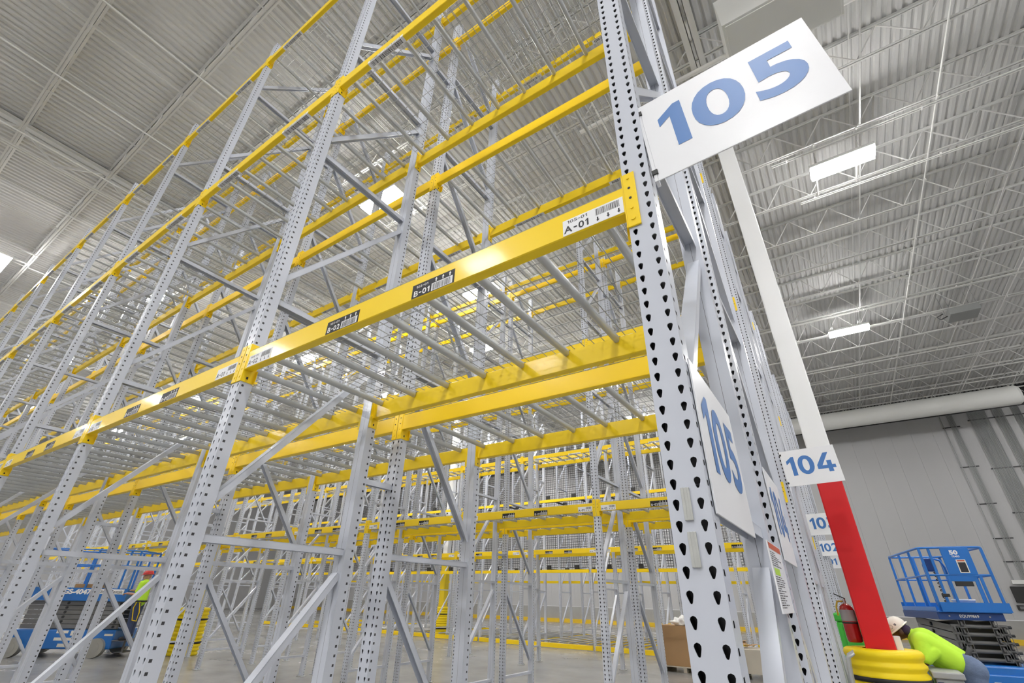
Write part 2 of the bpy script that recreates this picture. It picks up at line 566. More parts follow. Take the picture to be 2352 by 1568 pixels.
# ------------------------------------------------------------------ lamps
def build_lamps():
    lens = MB().bevbox(-0.74, 0.74, -0.23, 0.23, -0.095, -0.0005, 0.01).mesh('lens', lens_m)
    hs = MB().bevbox(-0.76, 0.76, -0.25, 0.25, 0.0, 0.10, 0.015).mesh('housing', M['joist'])
    hang = MB().tube((0, 0, 0.10), (0, 0, 0.605), 0.006, 5).mesh('hanger', M['joist'])
    seen = {(3.0, 10.9): 'bright linear highbay lamp nearer the 105 flag, over the end aisle',
            (3.0, 21.6): 'bright linear highbay lamp farther along the end aisle, small and low',
            (-8.9, 5.0): 'glaring highbay lamp seen through the decks between the second and third uprights',
            (-9.2, 10.5): 'highbay lamp glowing under the B-01 label of the nearest yellow beam',
            (-11.9, 14.4): 'highbay lamp glowing through the lowest wire deck of the first bay',
            (-23.6, -0.7): 'highbay lamp at the far left over the front aisle, cut by the frame'}
    for i, (x, y) in enumerate(LAMPS):
        ci = min(range(6), key=lambda c: abs((12.9, 2.6, -9.5, -21.5, -33.0, -44.5)[c] - x))
        ri = min(range(11), key=lambda c: abs((-20.5, -15.2, -9.1, -3.4, -0.3, 4.2, 10.5, 15.2, 21.8, 28.0, 33.2)[c] - y))
        lab = seen.get((x, y), 'existing or added linear highbay lamp, %s row from the front wall, %s in it from the right' % (ORD[ri], ORD[ci]))
        t = thing('highbay_lamp', lab, 'lamp', (x, y, 12.4), 0, 'highbay lamps', me=hs)
        ob('lens', lens, t)
        ja = 0.05 + 2.085 * math.floor((y - 0.05) / 2.085) - y
        strut = MB().box(-0.02, 0.02, ja - 0.05, ja + 2.085 + 0.05, 0.56, 0.602).mesh('strut', M['joist'])
        for x_ in (-0.5, 0.5):
            ob('hanger', hang, t, (x_, 0, 0))
            ob('strut', strut, t, (x_, 0, 0))
build_lamps()

# ------------------------------------------------------------------ uprights
def teardrop(cx, cz, lean):
    """outline of a keyhole slot, counter-clockwise seen from -y, 12 points"""
    pts = []
    R, r, dz = 0.0086, 0.0040, -0.0099
    for a in (-25, 10, 45, 90, 135, 170, 205):
        t = math.radians(a)
        pts.append((R * math.cos(t), R * math.sin(t) + 0.0055))
    for a in (180, 230, 270, 310, 360):
        t = math.radians(a)
        pts.append((r * math.cos(t), r * math.sin(t) + dz))
    c, s = math.cos(lean), math.sin(lean)
    return [(cx + x * c - z * s, cz + x * s + z * c) for x, z in pts]

def build_post():
    mb = MB()
    n = int((H - 0.01) / PITCH)
    z0 = 0.0316 - PITCH / 2
    for k in range(n):
        za, zb = z0 + k * PITCH, z0 + (k + 1) * PITCH
        zc = (za + zb) / 2
        for sgn in (-1, 1):
            xa, xb = (-PW, 0.0) if sgn < 0 else (0.0, PW)
            hole = teardrop(sgn * 0.0298, zc, sgn * -0.05)
            outer = [(xb, zc), (xb, zc + 0.012), (xb, zb), ((xa + xb) / 2, zb), (xa, zb), (xa, zc + 0.012), (xa, zc),
                     (xa, zc - 0.012), (xa, za), ((xa + xb) / 2, za), (xb, za), (xb, zc - 0.012)]
            vs = [(x, 0, z) for x, z in outer] + [(x, 0, z) for x, z in hole] + [(x, 0.0035, z) for x, z in hole]
            fs = []
            for i in range(12):
                j = (i + 1) % 12
                fs.append((i, 12 + i, 12 + j, j))
                fs.append((12 + i, 24 + i, 24 + j, 12 + j))
            mb.add(vs, [f[::-1] for f in fs])
            # side with one square hole
            X = sgn * PW
            yh, zh, q = 0.019, zc, 0.0072
            ring_o = [(X, 0, za), (X, 0.038, za), (X, 0.038, zb), (X, 0, zb)]
            ring_i = [(X, yh - q, zh - q), (X, yh + q, zh - q), (X, yh + q, zh + q), (X, yh - q, zh + q)]
            fs = [(i, (i + 1) % 4, 4 + (i + 1) % 4, 4 + i) for i in range(4)]
            mb.add(ring_o + ring_i, fs if sgn > 0 else [f[::-1] for f in fs])
    zt = z0 + n * PITCH
    for sgn in (-1, 1):
        X = sgn * PW
        mb.quad((X, 0.038, z0), (X, PD, z0), (X, PD, zt), (X, 0.038, zt))
        mb.quad((X, PD, z0), (sgn * 0.0008, PD, z0), (sgn * 0.0008, PD, zt), (X, PD, zt))
    # near-black liner inside the post: shade painted in so the holes read dark
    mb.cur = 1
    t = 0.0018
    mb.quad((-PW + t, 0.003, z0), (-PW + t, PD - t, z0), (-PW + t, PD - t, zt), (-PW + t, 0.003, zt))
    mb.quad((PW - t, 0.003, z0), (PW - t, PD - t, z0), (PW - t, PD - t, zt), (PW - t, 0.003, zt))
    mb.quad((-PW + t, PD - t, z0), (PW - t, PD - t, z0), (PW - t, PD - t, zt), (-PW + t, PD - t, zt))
    return mb.mesh('post', M['post'], mat('dark_inner_shade', (0.06, 0.06, 0.065), 0.5, 0.3))
POST = build_post()
FOOT = MB().bevbox(-0.09, 0.09, -0.03, 0.11, 0, 0.012, 0.003)
for sx_ in (-0.07, 0.07):
    FOOT.tube((sx_, 0.09, 0.012), (sx_, 0.09, 0.035), 0.009, 6)
FOOT = FOOT.mesh('foot_plate', M['galv'])

HZ = [0.40 + 1.55 * i for i in range(6)]
_braces = {}
def brace_meshes(dep, flip):
    key = (round(dep, 3), flip)
    if key not in _braces:
        y0, y1 = 0.058, dep - 0.058
        hz = MB().channel((0, y0, 0), (0, y1, 0), 0.062, 0.042).mesh('horizontal_brace', M['post'])
        d = MB()
        a, b = (0, y0 + 0.02, 0.2), (0, y1 - 0.02, 1.41)
        if flip:
            a, b = (0, y1 - 0.02, 0.2), (0, y0 + 0.02, 1.41)
        d.channel(a, b, 0.062, 0.042, up=(0, 0, 1))
        dg = d.mesh('diagonal_brace', M['post'])
        _braces[key] = (hz, dg)
    return _braces[key]

def frame(x, y, label, dep=DEP, flip=False, group=None, joined=False):
    t = thing('upright_frame', label, 'rack upright', (x, y, 0), 0, group)
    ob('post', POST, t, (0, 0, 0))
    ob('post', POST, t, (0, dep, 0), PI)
    ob('foot_plate', FOOT, t, (0, 0, 0))
    ob('foot_plate', FOOT, t, (0, dep, 0), PI)
    hz, dg = brace_meshes(dep, flip)
    for i, z in enumerate(HZ):
        ob('horizontal_brace', hz, t, (0, 0, z))
        if i < 5:
            ob('diagonal_brace', dg, t, (0, 0, z))
    ob('diagonal_brace', dg, t, (0, 0, HZ[-1]))
    return t

# ------------------------------------------------------------------ beams
def beam_mesh(length):
    c = 0.004
    prof = [(0.0, 0.076 + c), (0.0, 0.206 - c), (c, 0.206), (0.052 - c, 0.206), (0.052, 0.206 - c), (0.052, 0.076 + c), (0.052 - c, 0.076), (c, 0.076)]
    prof = [(y - 0.0045, z) for y, z in prof]
    return MB().extr_x(prof[::-1], -length / 2, length / 2).mesh('step_beam', M['beam'])

def connector_mesh(sgn):
    """bolted end plate wrapping the corner of the post: front flange towards the post, side flange behind. origin at the beam end"""
    mb = MB()
    s = sgn
    z0, z1 = 0.0, 0.262
    xa, xb = sorted((0.0, s * 0.047))
    mb.bevbox(xa, xb, -0.0075, -0.0005, z0, z1, 0.002)
    xa, xb = sorted((-s * 0.0, -s * 0.0045))
    mb.bevbox(xa, xb, -0.0075, 0.074, z0, z1, 0.0015)
    # return lip at the back
    xa, xb = sorted((0.0, -s * 0.028))
    mb.box(xa, xb, 0.070, 0.074, z0 + 0.0, z0 + 0.085)
    for k, z in enumerate((0.035, 0.085, 0.135, 0.185, 0.235)):
        mb.cur = 1 if k in (2, 3) else 0
        mb.tube((s * 0.022, -0.0075, z), (s * 0.022, -0.011 if k not in (2, 3) else -0.0085, z), 0.009 if k == 0 else 0.0055, 8)
    mb.cur = 1
    mb.box(-s * 0.0046 - 0.0006, -s * 0.0046 + 0.0006, 0.024, 0.036, 0.02, 0.036)
    mb.cur = 0
    return mb.mesh('connector', M['beam'], M['dark'])
CONN = {1: connector_mesh(1), -1: connector_mesh(-1)}

# bar-code location labels on the beam faces (drawn facing -y)
def label_print(kind, small):
    mb = MB()
    w, h = 0.25, 0.078
    y = -0.0006
    if kind[0] == 'A':
        if small:
            put_code(mb, '105-01', -0.062, 0.024, 0.085, 0.015, y)
        put_code(mb, kind, -0.068, -0.012, 0.105, 0.034, y, 0.018)
        bars(mb, 0.015, 0.112, -0.002, 0.031, 26, y)
        for x in (0.022, 0.064, 0.106):
            arrow(mb, x, -0.032, -0.010, y, up=False)
    else:
        if small:
            put_code(mb, '105-01', -0.068, 0.020, 0.075, 0.013, y)
        put_code(mb, kind, -0.068, -0.016, 0.10, 0.032, y, 0.018)
        for x in (0.02, 0.062, 0.104):
            arrow(mb, x, 0.010, 0.034, y, up=True)
        mb.cur = 1
        mb.quad((-0.006, y, -0.037), (0.122, y, -0.037), (0.122, y, 0.006), (-0.006, y, 0.006))
        mb.cur = 2
        bars(mb, 0.0, 0.115, -0.034, 0.002, 26, y - 0.0004, 3)
        mb.cur = 0
    return mb.mesh('print', *( (M['ink'],) if kind[0] == 'A' else (M['ink_white'], M['label_white'], M['ink'])))
PRINT = {(k, s): label_print(k, s) for k in ('A-01', 'A-02', 'B-01', 'B-02') for s in (True, False)}
PLATE = {'A': MB().box(-0.125, 0.125, 0, 0.0008, -0.039, 0.039).mesh('location_label', M['label_white']),
         'B': MB().box(-0.132, 0.132, 0, 0.0008, -0.039, 0.039).mesh('location_label', M['label_black'])}
def wrap_label():
    mb = MB()
    mb.box(-0.22, 0.22, -0.0008, 0, 0.0, 0.034)
    mb.box(-0.22, 0.22, -0.0008, 0.05, -0.0008, 0.0)
    mb.cur = 1
    bars(mb, -0.19, 0.19, 0.004, 0.03, 34, -0.0012, 5)
    rnd = random.Random(8)
    for i in range(34):
        x = -0.19 + i * 0.0112
        w = 0.0112 * rnd.choice((0.3, 0.5, 0.7))
        mb.quad((x, 0.006, -0.0013), (x, 0.044, -0.0013), (x + w, 0.044, -0.0013), (x + w, 0.006, -0.0013))
    return mb.mesh('barcode_label', M['label_white'], M['ink'])
WRAP = wrap_label()

LEVN = ['lowest', 'middle', 'top']
_bm = {}
def beam(xa, xb, y, z, rev, label, group, lev, labels=None, small=False):
    """beam between the posts at xa > xb, front face at y; rev = faces +y"""
    length = abs(xa - xb) - 2 * PW - 0.009
    key = round(length, 4)
    if key not in _bm:
        _bm[key] = beam_mesh(length)
    t = thing('step_beam', label, 'beam', ((xa + xb) / 2, y, z), PI if rev else 0, group, _bm[key])
    ob('connector', CONN[1], t, (length / 2 + 0.0045, 0, 0))
    ob('connector', CONN[-1], t, (-length / 2 - 0.0045, 0, 0))
    if labels == 'full':
        x1 = abs(xa - xb) / 2
        for kind, dx in (('A-01', -0.183), ('B-01', -0.994), ('B-02', -1.642), ('A-02', -2.43)):
            p = ob('location_label', PLATE[kind[0]], t, (x1 + dx * abs(xa - xb) / 2.637, -0.0056, 0.121))
            ob('print', PRINT[(kind, small)], p)
    elif labels == 'wrap':
        x1 = abs(xa - xb) / 2
        for dx in (-0.66, -1.97):
            ob('barcode_label', WRAP, t, (x1 + dx, -0.0047, 0.0745))
    return t

# ------------------------------------------------------------------ wire decks
def deck_meshes(w, dep, offs, joined):
    x0, x1 = -w / 2, w / 2
    y0, y1 = 0.006, dep - 0.006
    mb = MB()
    n = int(round((y1 - y0) / 0.105))
    for i in range(n + 1):
        y = y0 + (y1 - y0) * i / n
        mb.tube((x0, y, 0.2145), (x1, y, 0.2145), 0.0028, 4, caps=False)
    n = int(round((x1 - x0) / 0.066))
    for i in range(n + 1):
        x = x0 + (x1 - x0) * i / n
        mb.tube((x, y0, 0.2095), (x, y1, 0.2095), 0.0028, 4, caps=False)
    def sup(m, x):
        # rounded flared channel with upturned ends
        ya, yb = 0.051, dep - 0.051
        prof = [(-0.0175, 0.2045), (-0.0175, 0.182), (-0.012, 0.170), (0.0, 0.166), (0.012, 0.170), (0.0175, 0.182), (0.0175, 0.2045)]
        vs = [(x + px, ya, pz) for px, pz in prof] + [(x + px, yb, pz) for px, pz in prof]
        k = len(prof)
        m.add(vs, [(i, i + 1, k + i + 1, k + i) for i in range(k - 1)], True)
        m.add(vs[:k], [tuple(range(k))[::-1]])
        m.add(vs[k:], [tuple(range(k))])
        m.box(x - 0.024, x + 0.024, 0.012, ya, 0.2062, 0.2072)
        m.box(x - 0.024, x + 0.024, yb, dep - 0.012, 0.2062, 0.2072)
    if joined:
        mb.cur = 1
        for x in offs:
            sup(mb, x)
        return mb.mesh('wire_deck', M['wire'], M['galv']), None
    m2 = MB()
    sup(m2, 0)
    return mb.mesh('wire_mesh', M['wire']), m2.mesh('support_channel', M['galv'])
_dk = {}
OFF1 = (0.515, 0.18, -0.15, -0.48)
OFF2 = (0.47, 0.136, -0.194, -0.55)
def deck(xa, xb, y, z, half, label, group, joined):
    w = (abs(xa - xb) - 2 * PW - 0.03) / 2
    key = (round(w, 3), joined, half if joined else 0)
    offs = OFF1 if half == 0 else OFF2
    if key not in _dk:
        _dk[key] = deck_meshes(w, DEP, offs, joined)
    xc = (xa + xb) / 2 + (w / 2 + 0.005) * (1 if half == 0 else -1)
    if joined:
        return thing('wire_deck', label, 'wire deck', (xc, y, z), 0, group, _dk[key][0])
    t = thing('wire_deck', label, 'wire deck', (xc, y, z), 0, group)
    ob('wire_mesh', _dk[key][0], t, kind='stuff')
    for dx in offs:
        ob('support_channel', _dk[key][1], t, (dx, 0, 0))
    return t

# ------------------------------------------------------------------ rack rows
def rack_row(x0, y, bay, nb, name, flip, front_labels, joined_decks, beams=True, dz=0.0, small=False, dk_bays=99, bm_bays=99, plain_rear=True, group_only=False):
    xs = [x0 - bay * i for i in range(nb + 1)]
    for i, x in enumerate(xs):
        frame(x, y, '%s grey perforated upright frame from the end, %s' % (ORD[i], name), flip=flip, group='upright frames, ' + name)
    for i in range(nb):
        for l, z in enumerate(LEV):
            z += dz
            if i < bm_bays:
                beam(xs[i], xs[i + 1], y, z, False, 'yellow %s beam, %s bay, %s, %s' % (LEVN[l], ORD[i], 'aisle side' if front_labels else 'flue side', name),
                     'yellow beams, ' + name, l, ('full' if l == 0 else 'wrap') if front_labels else None, small and i == 0)
                beam(xs[i], xs[i + 1], y + DEP, z, True, 'yellow %s beam, %s bay, %s, %s' % (LEVN[l], ORD[i], 'flue side' if front_labels else 'aisle side', name),
                     'yellow beams, ' + name, l, None if front_labels else ('full' if l == 0 else 'wrap'))
            if i < dk_bays:
                for h in (0, 1):
                    deck(xs[i], xs[i + 1], y, z, h, 'grey wire deck, %s level, %s bay, %s half, %s' % (LEVN[l], ORD[i], 'near' if h == 0 else 'far', name),
                         'wire decks, ' + name, joined_decks)

ROW_A = 'front rack row'
ROW_B = 'row backing onto the front one'
ROW_C = 'row across the aisle'
ROW_D = 'row backing onto that across the aisle'
ROW_E = 'row two aisles away'
YB = DEP + 0.278
YC, XC = 5.93, -0.14
YD, YE, XE = 5.93 + DEP + 0.278, 12.35, -0.22
rack_row(0.0, 0.0, BAY_A, 8, ROW_A, False, True, False, small=True)
rack_row(0.0, YB, BAY_A, 9, ROW_B, True, False, False)
rack_row(XC, YC, BAY_C, 11, ROW_C, False, True, True)
rack_row(XC, YD, BAY_C, 13, ROW_D, True, False, True)
rack_row(XE, YE, BAY_C, 17, ROW_E, False, True, True, dz=-0.04, bm_bays=9, dk_bays=9)

# the beams and decks of the far end of the 103 row, too small to tell apart
def far_beams():
    mb = MB()
    for l, z in enumerate(LEV):
        for i in range(9, 17):
            xa, xb = XE - BAY_C * i - PW, XE - BAY_C * (i + 1) + PW
            for yy in (YE, YE + DEP - 0.05):
                mb.box(xb, xa, yy, yy + 0.05, z + 0.04, z + 0.17)
    o = ob('far_step_beams', mb.mesh('far_step_beams', M['beam']))
    tag(o, 'distant yellow beams at the far left end of the third rack line', 'beams')
    o['kind'] = 'stuff'
    mb = MB()
    for l, z in enumerate(LEV):
        for i in range(9, 17):
            for k in range(8):
                x = XE - BAY_C * i - 0.2 - k * 0.32
                mb.box(x - 0.025, x + 0.025, YE + 0.05, YE + DEP - 0.05, z + 0.08, z + 0.125)
    o = ob('far_deck_channels', mb.mesh('far_deck_channels', M['galv']))
    tag(o, 'distant grey deck channels at the far left end of the third rack line', 'deck channels')
    o['kind'] = 'stuff'
far_beams()

# row spacers tying the back-to-back rows
def spacers():
    me = MB().channel((0, 0, 0), (0, 0.278, 0), 0.05, 0.04).mesh('row_spacer', M['post'])
    for nm, x0, bay, y, n in (('front rows', 0.0, BAY_A, DEP, 9), ('104 rows', XC, BAY_C, YC + DEP, 12)):
        for i in range(n):
            for j, z in enumerate((2.45, 7.9)):
                thing('row_spacer', 'short grey spacer bar, %s, %s upright, flue between the %s' % (('low', 'high')[j], ORD[i], nm), 'spacer', (x0 - bay * i, y, z), 0,
                      'row spacers', me)
spacers()

# ------------------------------------------------------------------ pallet-flow row near the far wall
YG, YG2 = 17.6, 23.4
def flow_row():
    nb = 11
    xs = [-0.25 - BAY_C * i for i in range(nb + 1)]
    for i, x in enumerate(xs):
        for yy, nm in ((YG, 'front'), (YG + 2.4, 'middle'), (YG2 - DEP, 'rear')):
            frame(x, yy, '%s grey upright frame, %s line of the pallet flow row' % (ORD[i], nm), group='upright frames, pallet flow row')
    rail_len = BAY_C - 2 * PW - 0.01
    rail = MB().bevbox(-rail_len / 2, rail_len / 2, -0.03, 0.03, 0.02, 0.17, 0.006).mesh('floor_rail', M['beam'])
    roll = MB().tube((0, 0.1, 0), (0, YG2 - YG - 0.1, 0), 0.028, 8).mesh('roller_track', M['roller'])
    upper = MB().bevbox(-rail_len / 2, rail_len / 2, -0.025, 0.025, 0, 0.12, 0.006).mesh('flow_beam', M['beam'])
    cart = MB()
    cart.box(-0.045, 0.045, 0.0, 1.9, 0.0, 0.05)
    cart.box(-0.08, 0.08, -0.03, 0.07, 0.0, 0.17)
    cart.box(-0.08, 0.08, 1.6, 1.7, 0.0, 0.15)
    cart = cart.mesh('push_back_cart', M['mesh_black'])
    for i in range(nb):
        xc = (xs[i] + xs[i + 1]) / 2
        for yy, nm in ((YG - 0.05, 'front'), (YG + 2.6, 'middle'), (YG2, 'rear')):
            t = thing('floor_rail', 'yellow floor rail, %s line, %s bay of the pallet flow row' % (nm, ORD[i]), 'rail', (xc, yy, 0), 0, 'yellow floor rails', rail)
        if i < 8:
            bed = thing('roller_bed', 'steel roller bed on the floor, %s bay of the pallet flow row' % ORD[i], 'roller bed', (xc, YG, 0.2), 0, 'roller beds')
            for k in range(4 if i == 6 else 6):
                ob('roller_track', roll, bed, (-1.05 + k * 0.42, 0, 0))
        for z in (2.62, 4.9, 5.45, 7.3, 7.9):
            t = thing('flow_beam', 'thin yellow front beam, %s tier, %s bay of the pallet flow row' % ({2.62: 'lowest', 4.9: 'second', 5.45: 'third', 7.3: 'fourth', 7.9: 'top'}[z], ORD[i]), 'beam', (xc, YG - 0.03, z), 0, 'pallet flow beams', upper)
        for z in (2.4, 5.2):
            t = thing('flow_beam', 'rear yellow beam, %s tier, %s bay of the pallet flow row' % ('lower' if z < 3 else 'upper', ORD[i]), 'beam', (xc, YG2, z), 0, 'pallet flow beams', upper)
        if i < 8:
            for z in (2.74, 5.02, 5.57):
                for k in range(2):
                    thing('push_back_cart', 'black push-back cart on the %s yellow beam, %s bay, %s lane' % ({2.74: 'low', 5.02: 'middle', 5.57: 'upper'}[z], ORD[i], ('near', 'far')[k]),
                          'cart', (xc + 0.75 - 1.3 * k, YG, z), 0, 'push-back carts', cart)
    net = MB()
    for k in range(25):
        x = -rail_len / 2 + rail_len * k / 24
        net.tube((x, 0, 2.95), (x, 0, 9.1), 0.008, 4, caps=False)
    for k in range(56):
        z = 2.95 + 0.11 * k
        net.tube((-rail_len / 2, 0, z), (rail_len / 2, 0, z), 0.008, 4, caps=False)
    net = net.mesh('safety_netting', M['mesh_black'])
    for i in range(nb):
        for yy, nm in ((YG + 2.39, 'near'), (YG2 + 0.01, 'far')):
            n = thing('safety_netting', 'black wire mesh backing, %s sheet, %s bay of the pallet flow row' % (nm, ORD[i]), 'mesh panel', ((xs[i] + xs[i + 1]) / 2, yy, 0), 0,
                      'black mesh panels')
            ob('wire_mesh', net, n, kind='stuff')
flow_row()


# ------------------------------------------------------------------ aisle signs
def flag_sign(num, x, y, z, w, h, tilt, label, arm=None):
    t = thing('aisle_sign', label, 'sign', (x, y, z), 0, 'aisle flag signs')
    t.rotation_euler = (0, tilt, 0)
    ob('sign_board', MB().bevbox(-w / 2, w / 2, -0.002, 0.003, -h / 2, h / 2, 0.0015).mesh('sign_board', M['white']), t)
    tx = MB()
    numerals(tx, num, 0.0, 0.022, h * 0.53, -0.0032)
    ob('numerals', tx.mesh('numerals', M['blue_print']), t)
    ob('mounting_flange', MB().box(-w / 2 - 0.012, -w / 2, -0.004, 0.028, -h / 2, h / 2).mesh('mounting_flange', M['white']), t)
    for k in (-1, 1):
        if arm:
            ob('bracket_arm', MB().box(arm[0] - 0.012, arm[0] + 0.012, 0.0, arm[1], k * (h / 2 - 0.045) - 0.012, k * (h / 2 - 0.045) + 0.012).mesh('bracket_arm', M['galv']), t)
        ob('black_clip', MB().bevbox(-w / 2 - 0.016, -w / 2 + 0.006, -0.008, 0.012, k * (h / 2 - 0.045) - 0.012, k * (h / 2 - 0.045) + 0.012, 0.002).mesh('black_clip', M['strap']), t)
    return t
flag_sign('105', 0.362, 0.012, 3.262, 0.595, 0.442, -0.052, 'large white aisle flag sign with blue 105, on the nearest upright')
flag_sign('104', 0.225, 5.82, 3.255, 0.61, 0.455, -0.03, 'white aisle flag sign with blue 104, in front of the column', (-0.305, 0.112))
flag_sign('103', 0.063, 12.25, 3.335, 0.633, 0.47, -0.02, 'white aisle flag sign half covered by the red column, just under the 104 flag', (-0.29, 0.102))
flag_sign('102', -0.06, 17.45, 3.25, 0.60, 0.445, -0.02, 'small white aisle flag sign over the yellow column, below the 103 flag', (-0.19, 0.152))
flag_sign('101', -0.25, 23.2, 3.2, 0.60, 0.445, -0.02, 'smallest aisle flag sign, lowest behind the red column', (-0.29, 0.052))
# posts that the far flags are fixed to
def sign_post(y, x, label):
    t = thing('sign_post', label, 'post', (x, y, 0))
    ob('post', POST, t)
    ob('foot_plate', FOOT, t)
sign_post(23.25, -0.62, 'thin grey perforated post behind the smallest aisle flag')

def end_plate(num, y, z, label):
    """number plate on the side of an end frame, facing +x"""
    w, h = 0.57, 0.43
    t = thing('end_plate', label, 'sign', (0.0565, y, z), PI / 2, 'number plates on the end frames')
    ob('plate_board', MB().bevbox(-w / 2, w / 2, -0.002, 0.003, -h / 2, h / 2, 0.001).mesh('plate_board', M['white']), t)
    tx = MB()
    numerals(tx, num, 0, 0.02, h * 0.53, -0.0032)
    ob('numerals', tx.mesh('numerals', M['blue_print']), t)
end_plate('105', 0.318, 2.105, 'white 105 number plate on the side of the front end frame')
end_plate('104', 1.70, 2.09, 'white 104 number plate on the side of the end frame behind')

def capacity_placard():
    w, h = 0.36, 0.235
    t = thing('capacity_placard', 'white notice with red header and green box, on the end frame by the 104 plate', 'notice', (0.066, 0.975, 1.785), PI / 2)
    ob('placard_board', MB().bevbox(-w / 2, w / 2, -0.002, 0.003, -h / 2, h / 2, 0.001).mesh('placard_board', M['white']), t)
    ob('standoff', MB().box(0.03, 0.12, 0.003, 0.014, -0.05, 0.05).mesh('standoff', M['post']), t)
    hd = MB()
    hd.quad((-w / 2 + 0.01, -0.0026, h / 2 - 0.026), (w / 2 - 0.01, -0.0026, h / 2 - 0.026), (w / 2 - 0.01, -0.0026, h / 2 - 0.004), (-w / 2 + 0.01, -0.0026, h / 2 - 0.004))
    ob('red_header', hd.mesh('red_header', M['ink_red']), t)
    gb = MB()
    gb.quad((-0.15, -0.0026, 0.005), (0.0, -0.0026, 0.005), (0.0, -0.0026, 0.028), (-0.15, -0.0026, 0.028))
    ob('green_box', gb.mesh('green_box', M['ink_green']), t)
    ln = MB()
    rnd = random.Random(4)
    z = h / 2 - 0.036
    while z > -h / 2 + 0.012:
        if not (0.0 < z < 0.03):
            x = -0.165
            for k in range(rnd.choice((2, 3, 4))):
                l = rnd.uniform(0.02, 0.09)
                if x + l > 0.165:
                    break
                ln.quad((x, -0.0026, z - 0.002), (x + l, -0.0026, z - 0.002), (x + l, -0.0026, z + 0.001), (x, -0.0026, z + 0.001))
                x += l + 0.014
        z -= 0.0075
    ob('small_print', ln.mesh('small_print', M['ink']), t, kind='stuff')
capacity_placard()

st = MB().bevbox(-0.0105, 0.0105, -0.006, 0, -0.039, 0.039, 0.001)
for k_ in (-0.004, 0.004):
    st.box(k_ - 0.001, k_ + 0.001, -0.0068, -0.006, -0.039, 0.039)
st = st.mesh('label_strip', mat('silver_grey_strip', (0.50, 0.51, 0.49), 0.45, 0.2, 0.15, 30))
for z_, nm in ((1.912, 'upper'), (1.808, 'lower')):
    o_ = thing('label_holder', 'small silver strip stuck on the nearest upright, the %s of two' % nm, 'strip', (-0.003, 0.0, z_), 0, 'silver strips', st)

# ------------------------------------------------------------------ column guards
def guard(x, y, label, n=4):
    R = 0.41
    t = thing('column_guard', label, 'column guard', (x, y, 0), 0, 'yellow column guards')
    hh = 0.307
    prof = [(R - 0.21, 0.0), (R - 0.01, 0.0), (R, 0.02), (R + 0.004, 0.045), (R - 0.022, 0.078), (R - 0.022, 0.095), (R + 0.004, 0.125), (R + 0.004, 0.15), (R - 0.022, 0.18),
            (R - 0.022, 0.197), (R + 0.004, 0.228), (R + 0.006, 0.262), (R - 0.008, 0.293), (R - 0.035, 0.307), (R - 0.21, 0.307)]
    ring = MB().lathe(prof, 40)
    ring = ring.mesh('guard_ring', M['guard'])
    sp = MB().lathe([(R - 0.012, 0.0), (R + 0.010, 0.002), (R + 0.010, 0.05), (R - 0.012, 0.052)], 40).mesh('strap', M['strap'])
    for i in range(n):
        ob('guard_ring', ring, t, (0, 0, i * hh))
    for z in (0.30, 0.895):
        ob('strap', sp, t, (0, 0, z))
    return t
guard(0.375, 7.12, 'ribbed yellow plastic guard with black strap around the red column')
guard(-17.05, 7.12, 'distant ribbed yellow guard around a column, near the blue lift on the left')
guard(-17.05, 18.8, 'distant yellow guard seen low between the uprights at the picture centre')
column(-17.05, 7.12, 'yellow_band', M['col_yellow'], 3.2, 'white steel column with yellow foot, far inside the racks by the lift')
column(-17.05, 18.8, 'yellow_band', M['col_yellow'], 3.2, 'thin distant yellow-footed column by the pallet flow row')

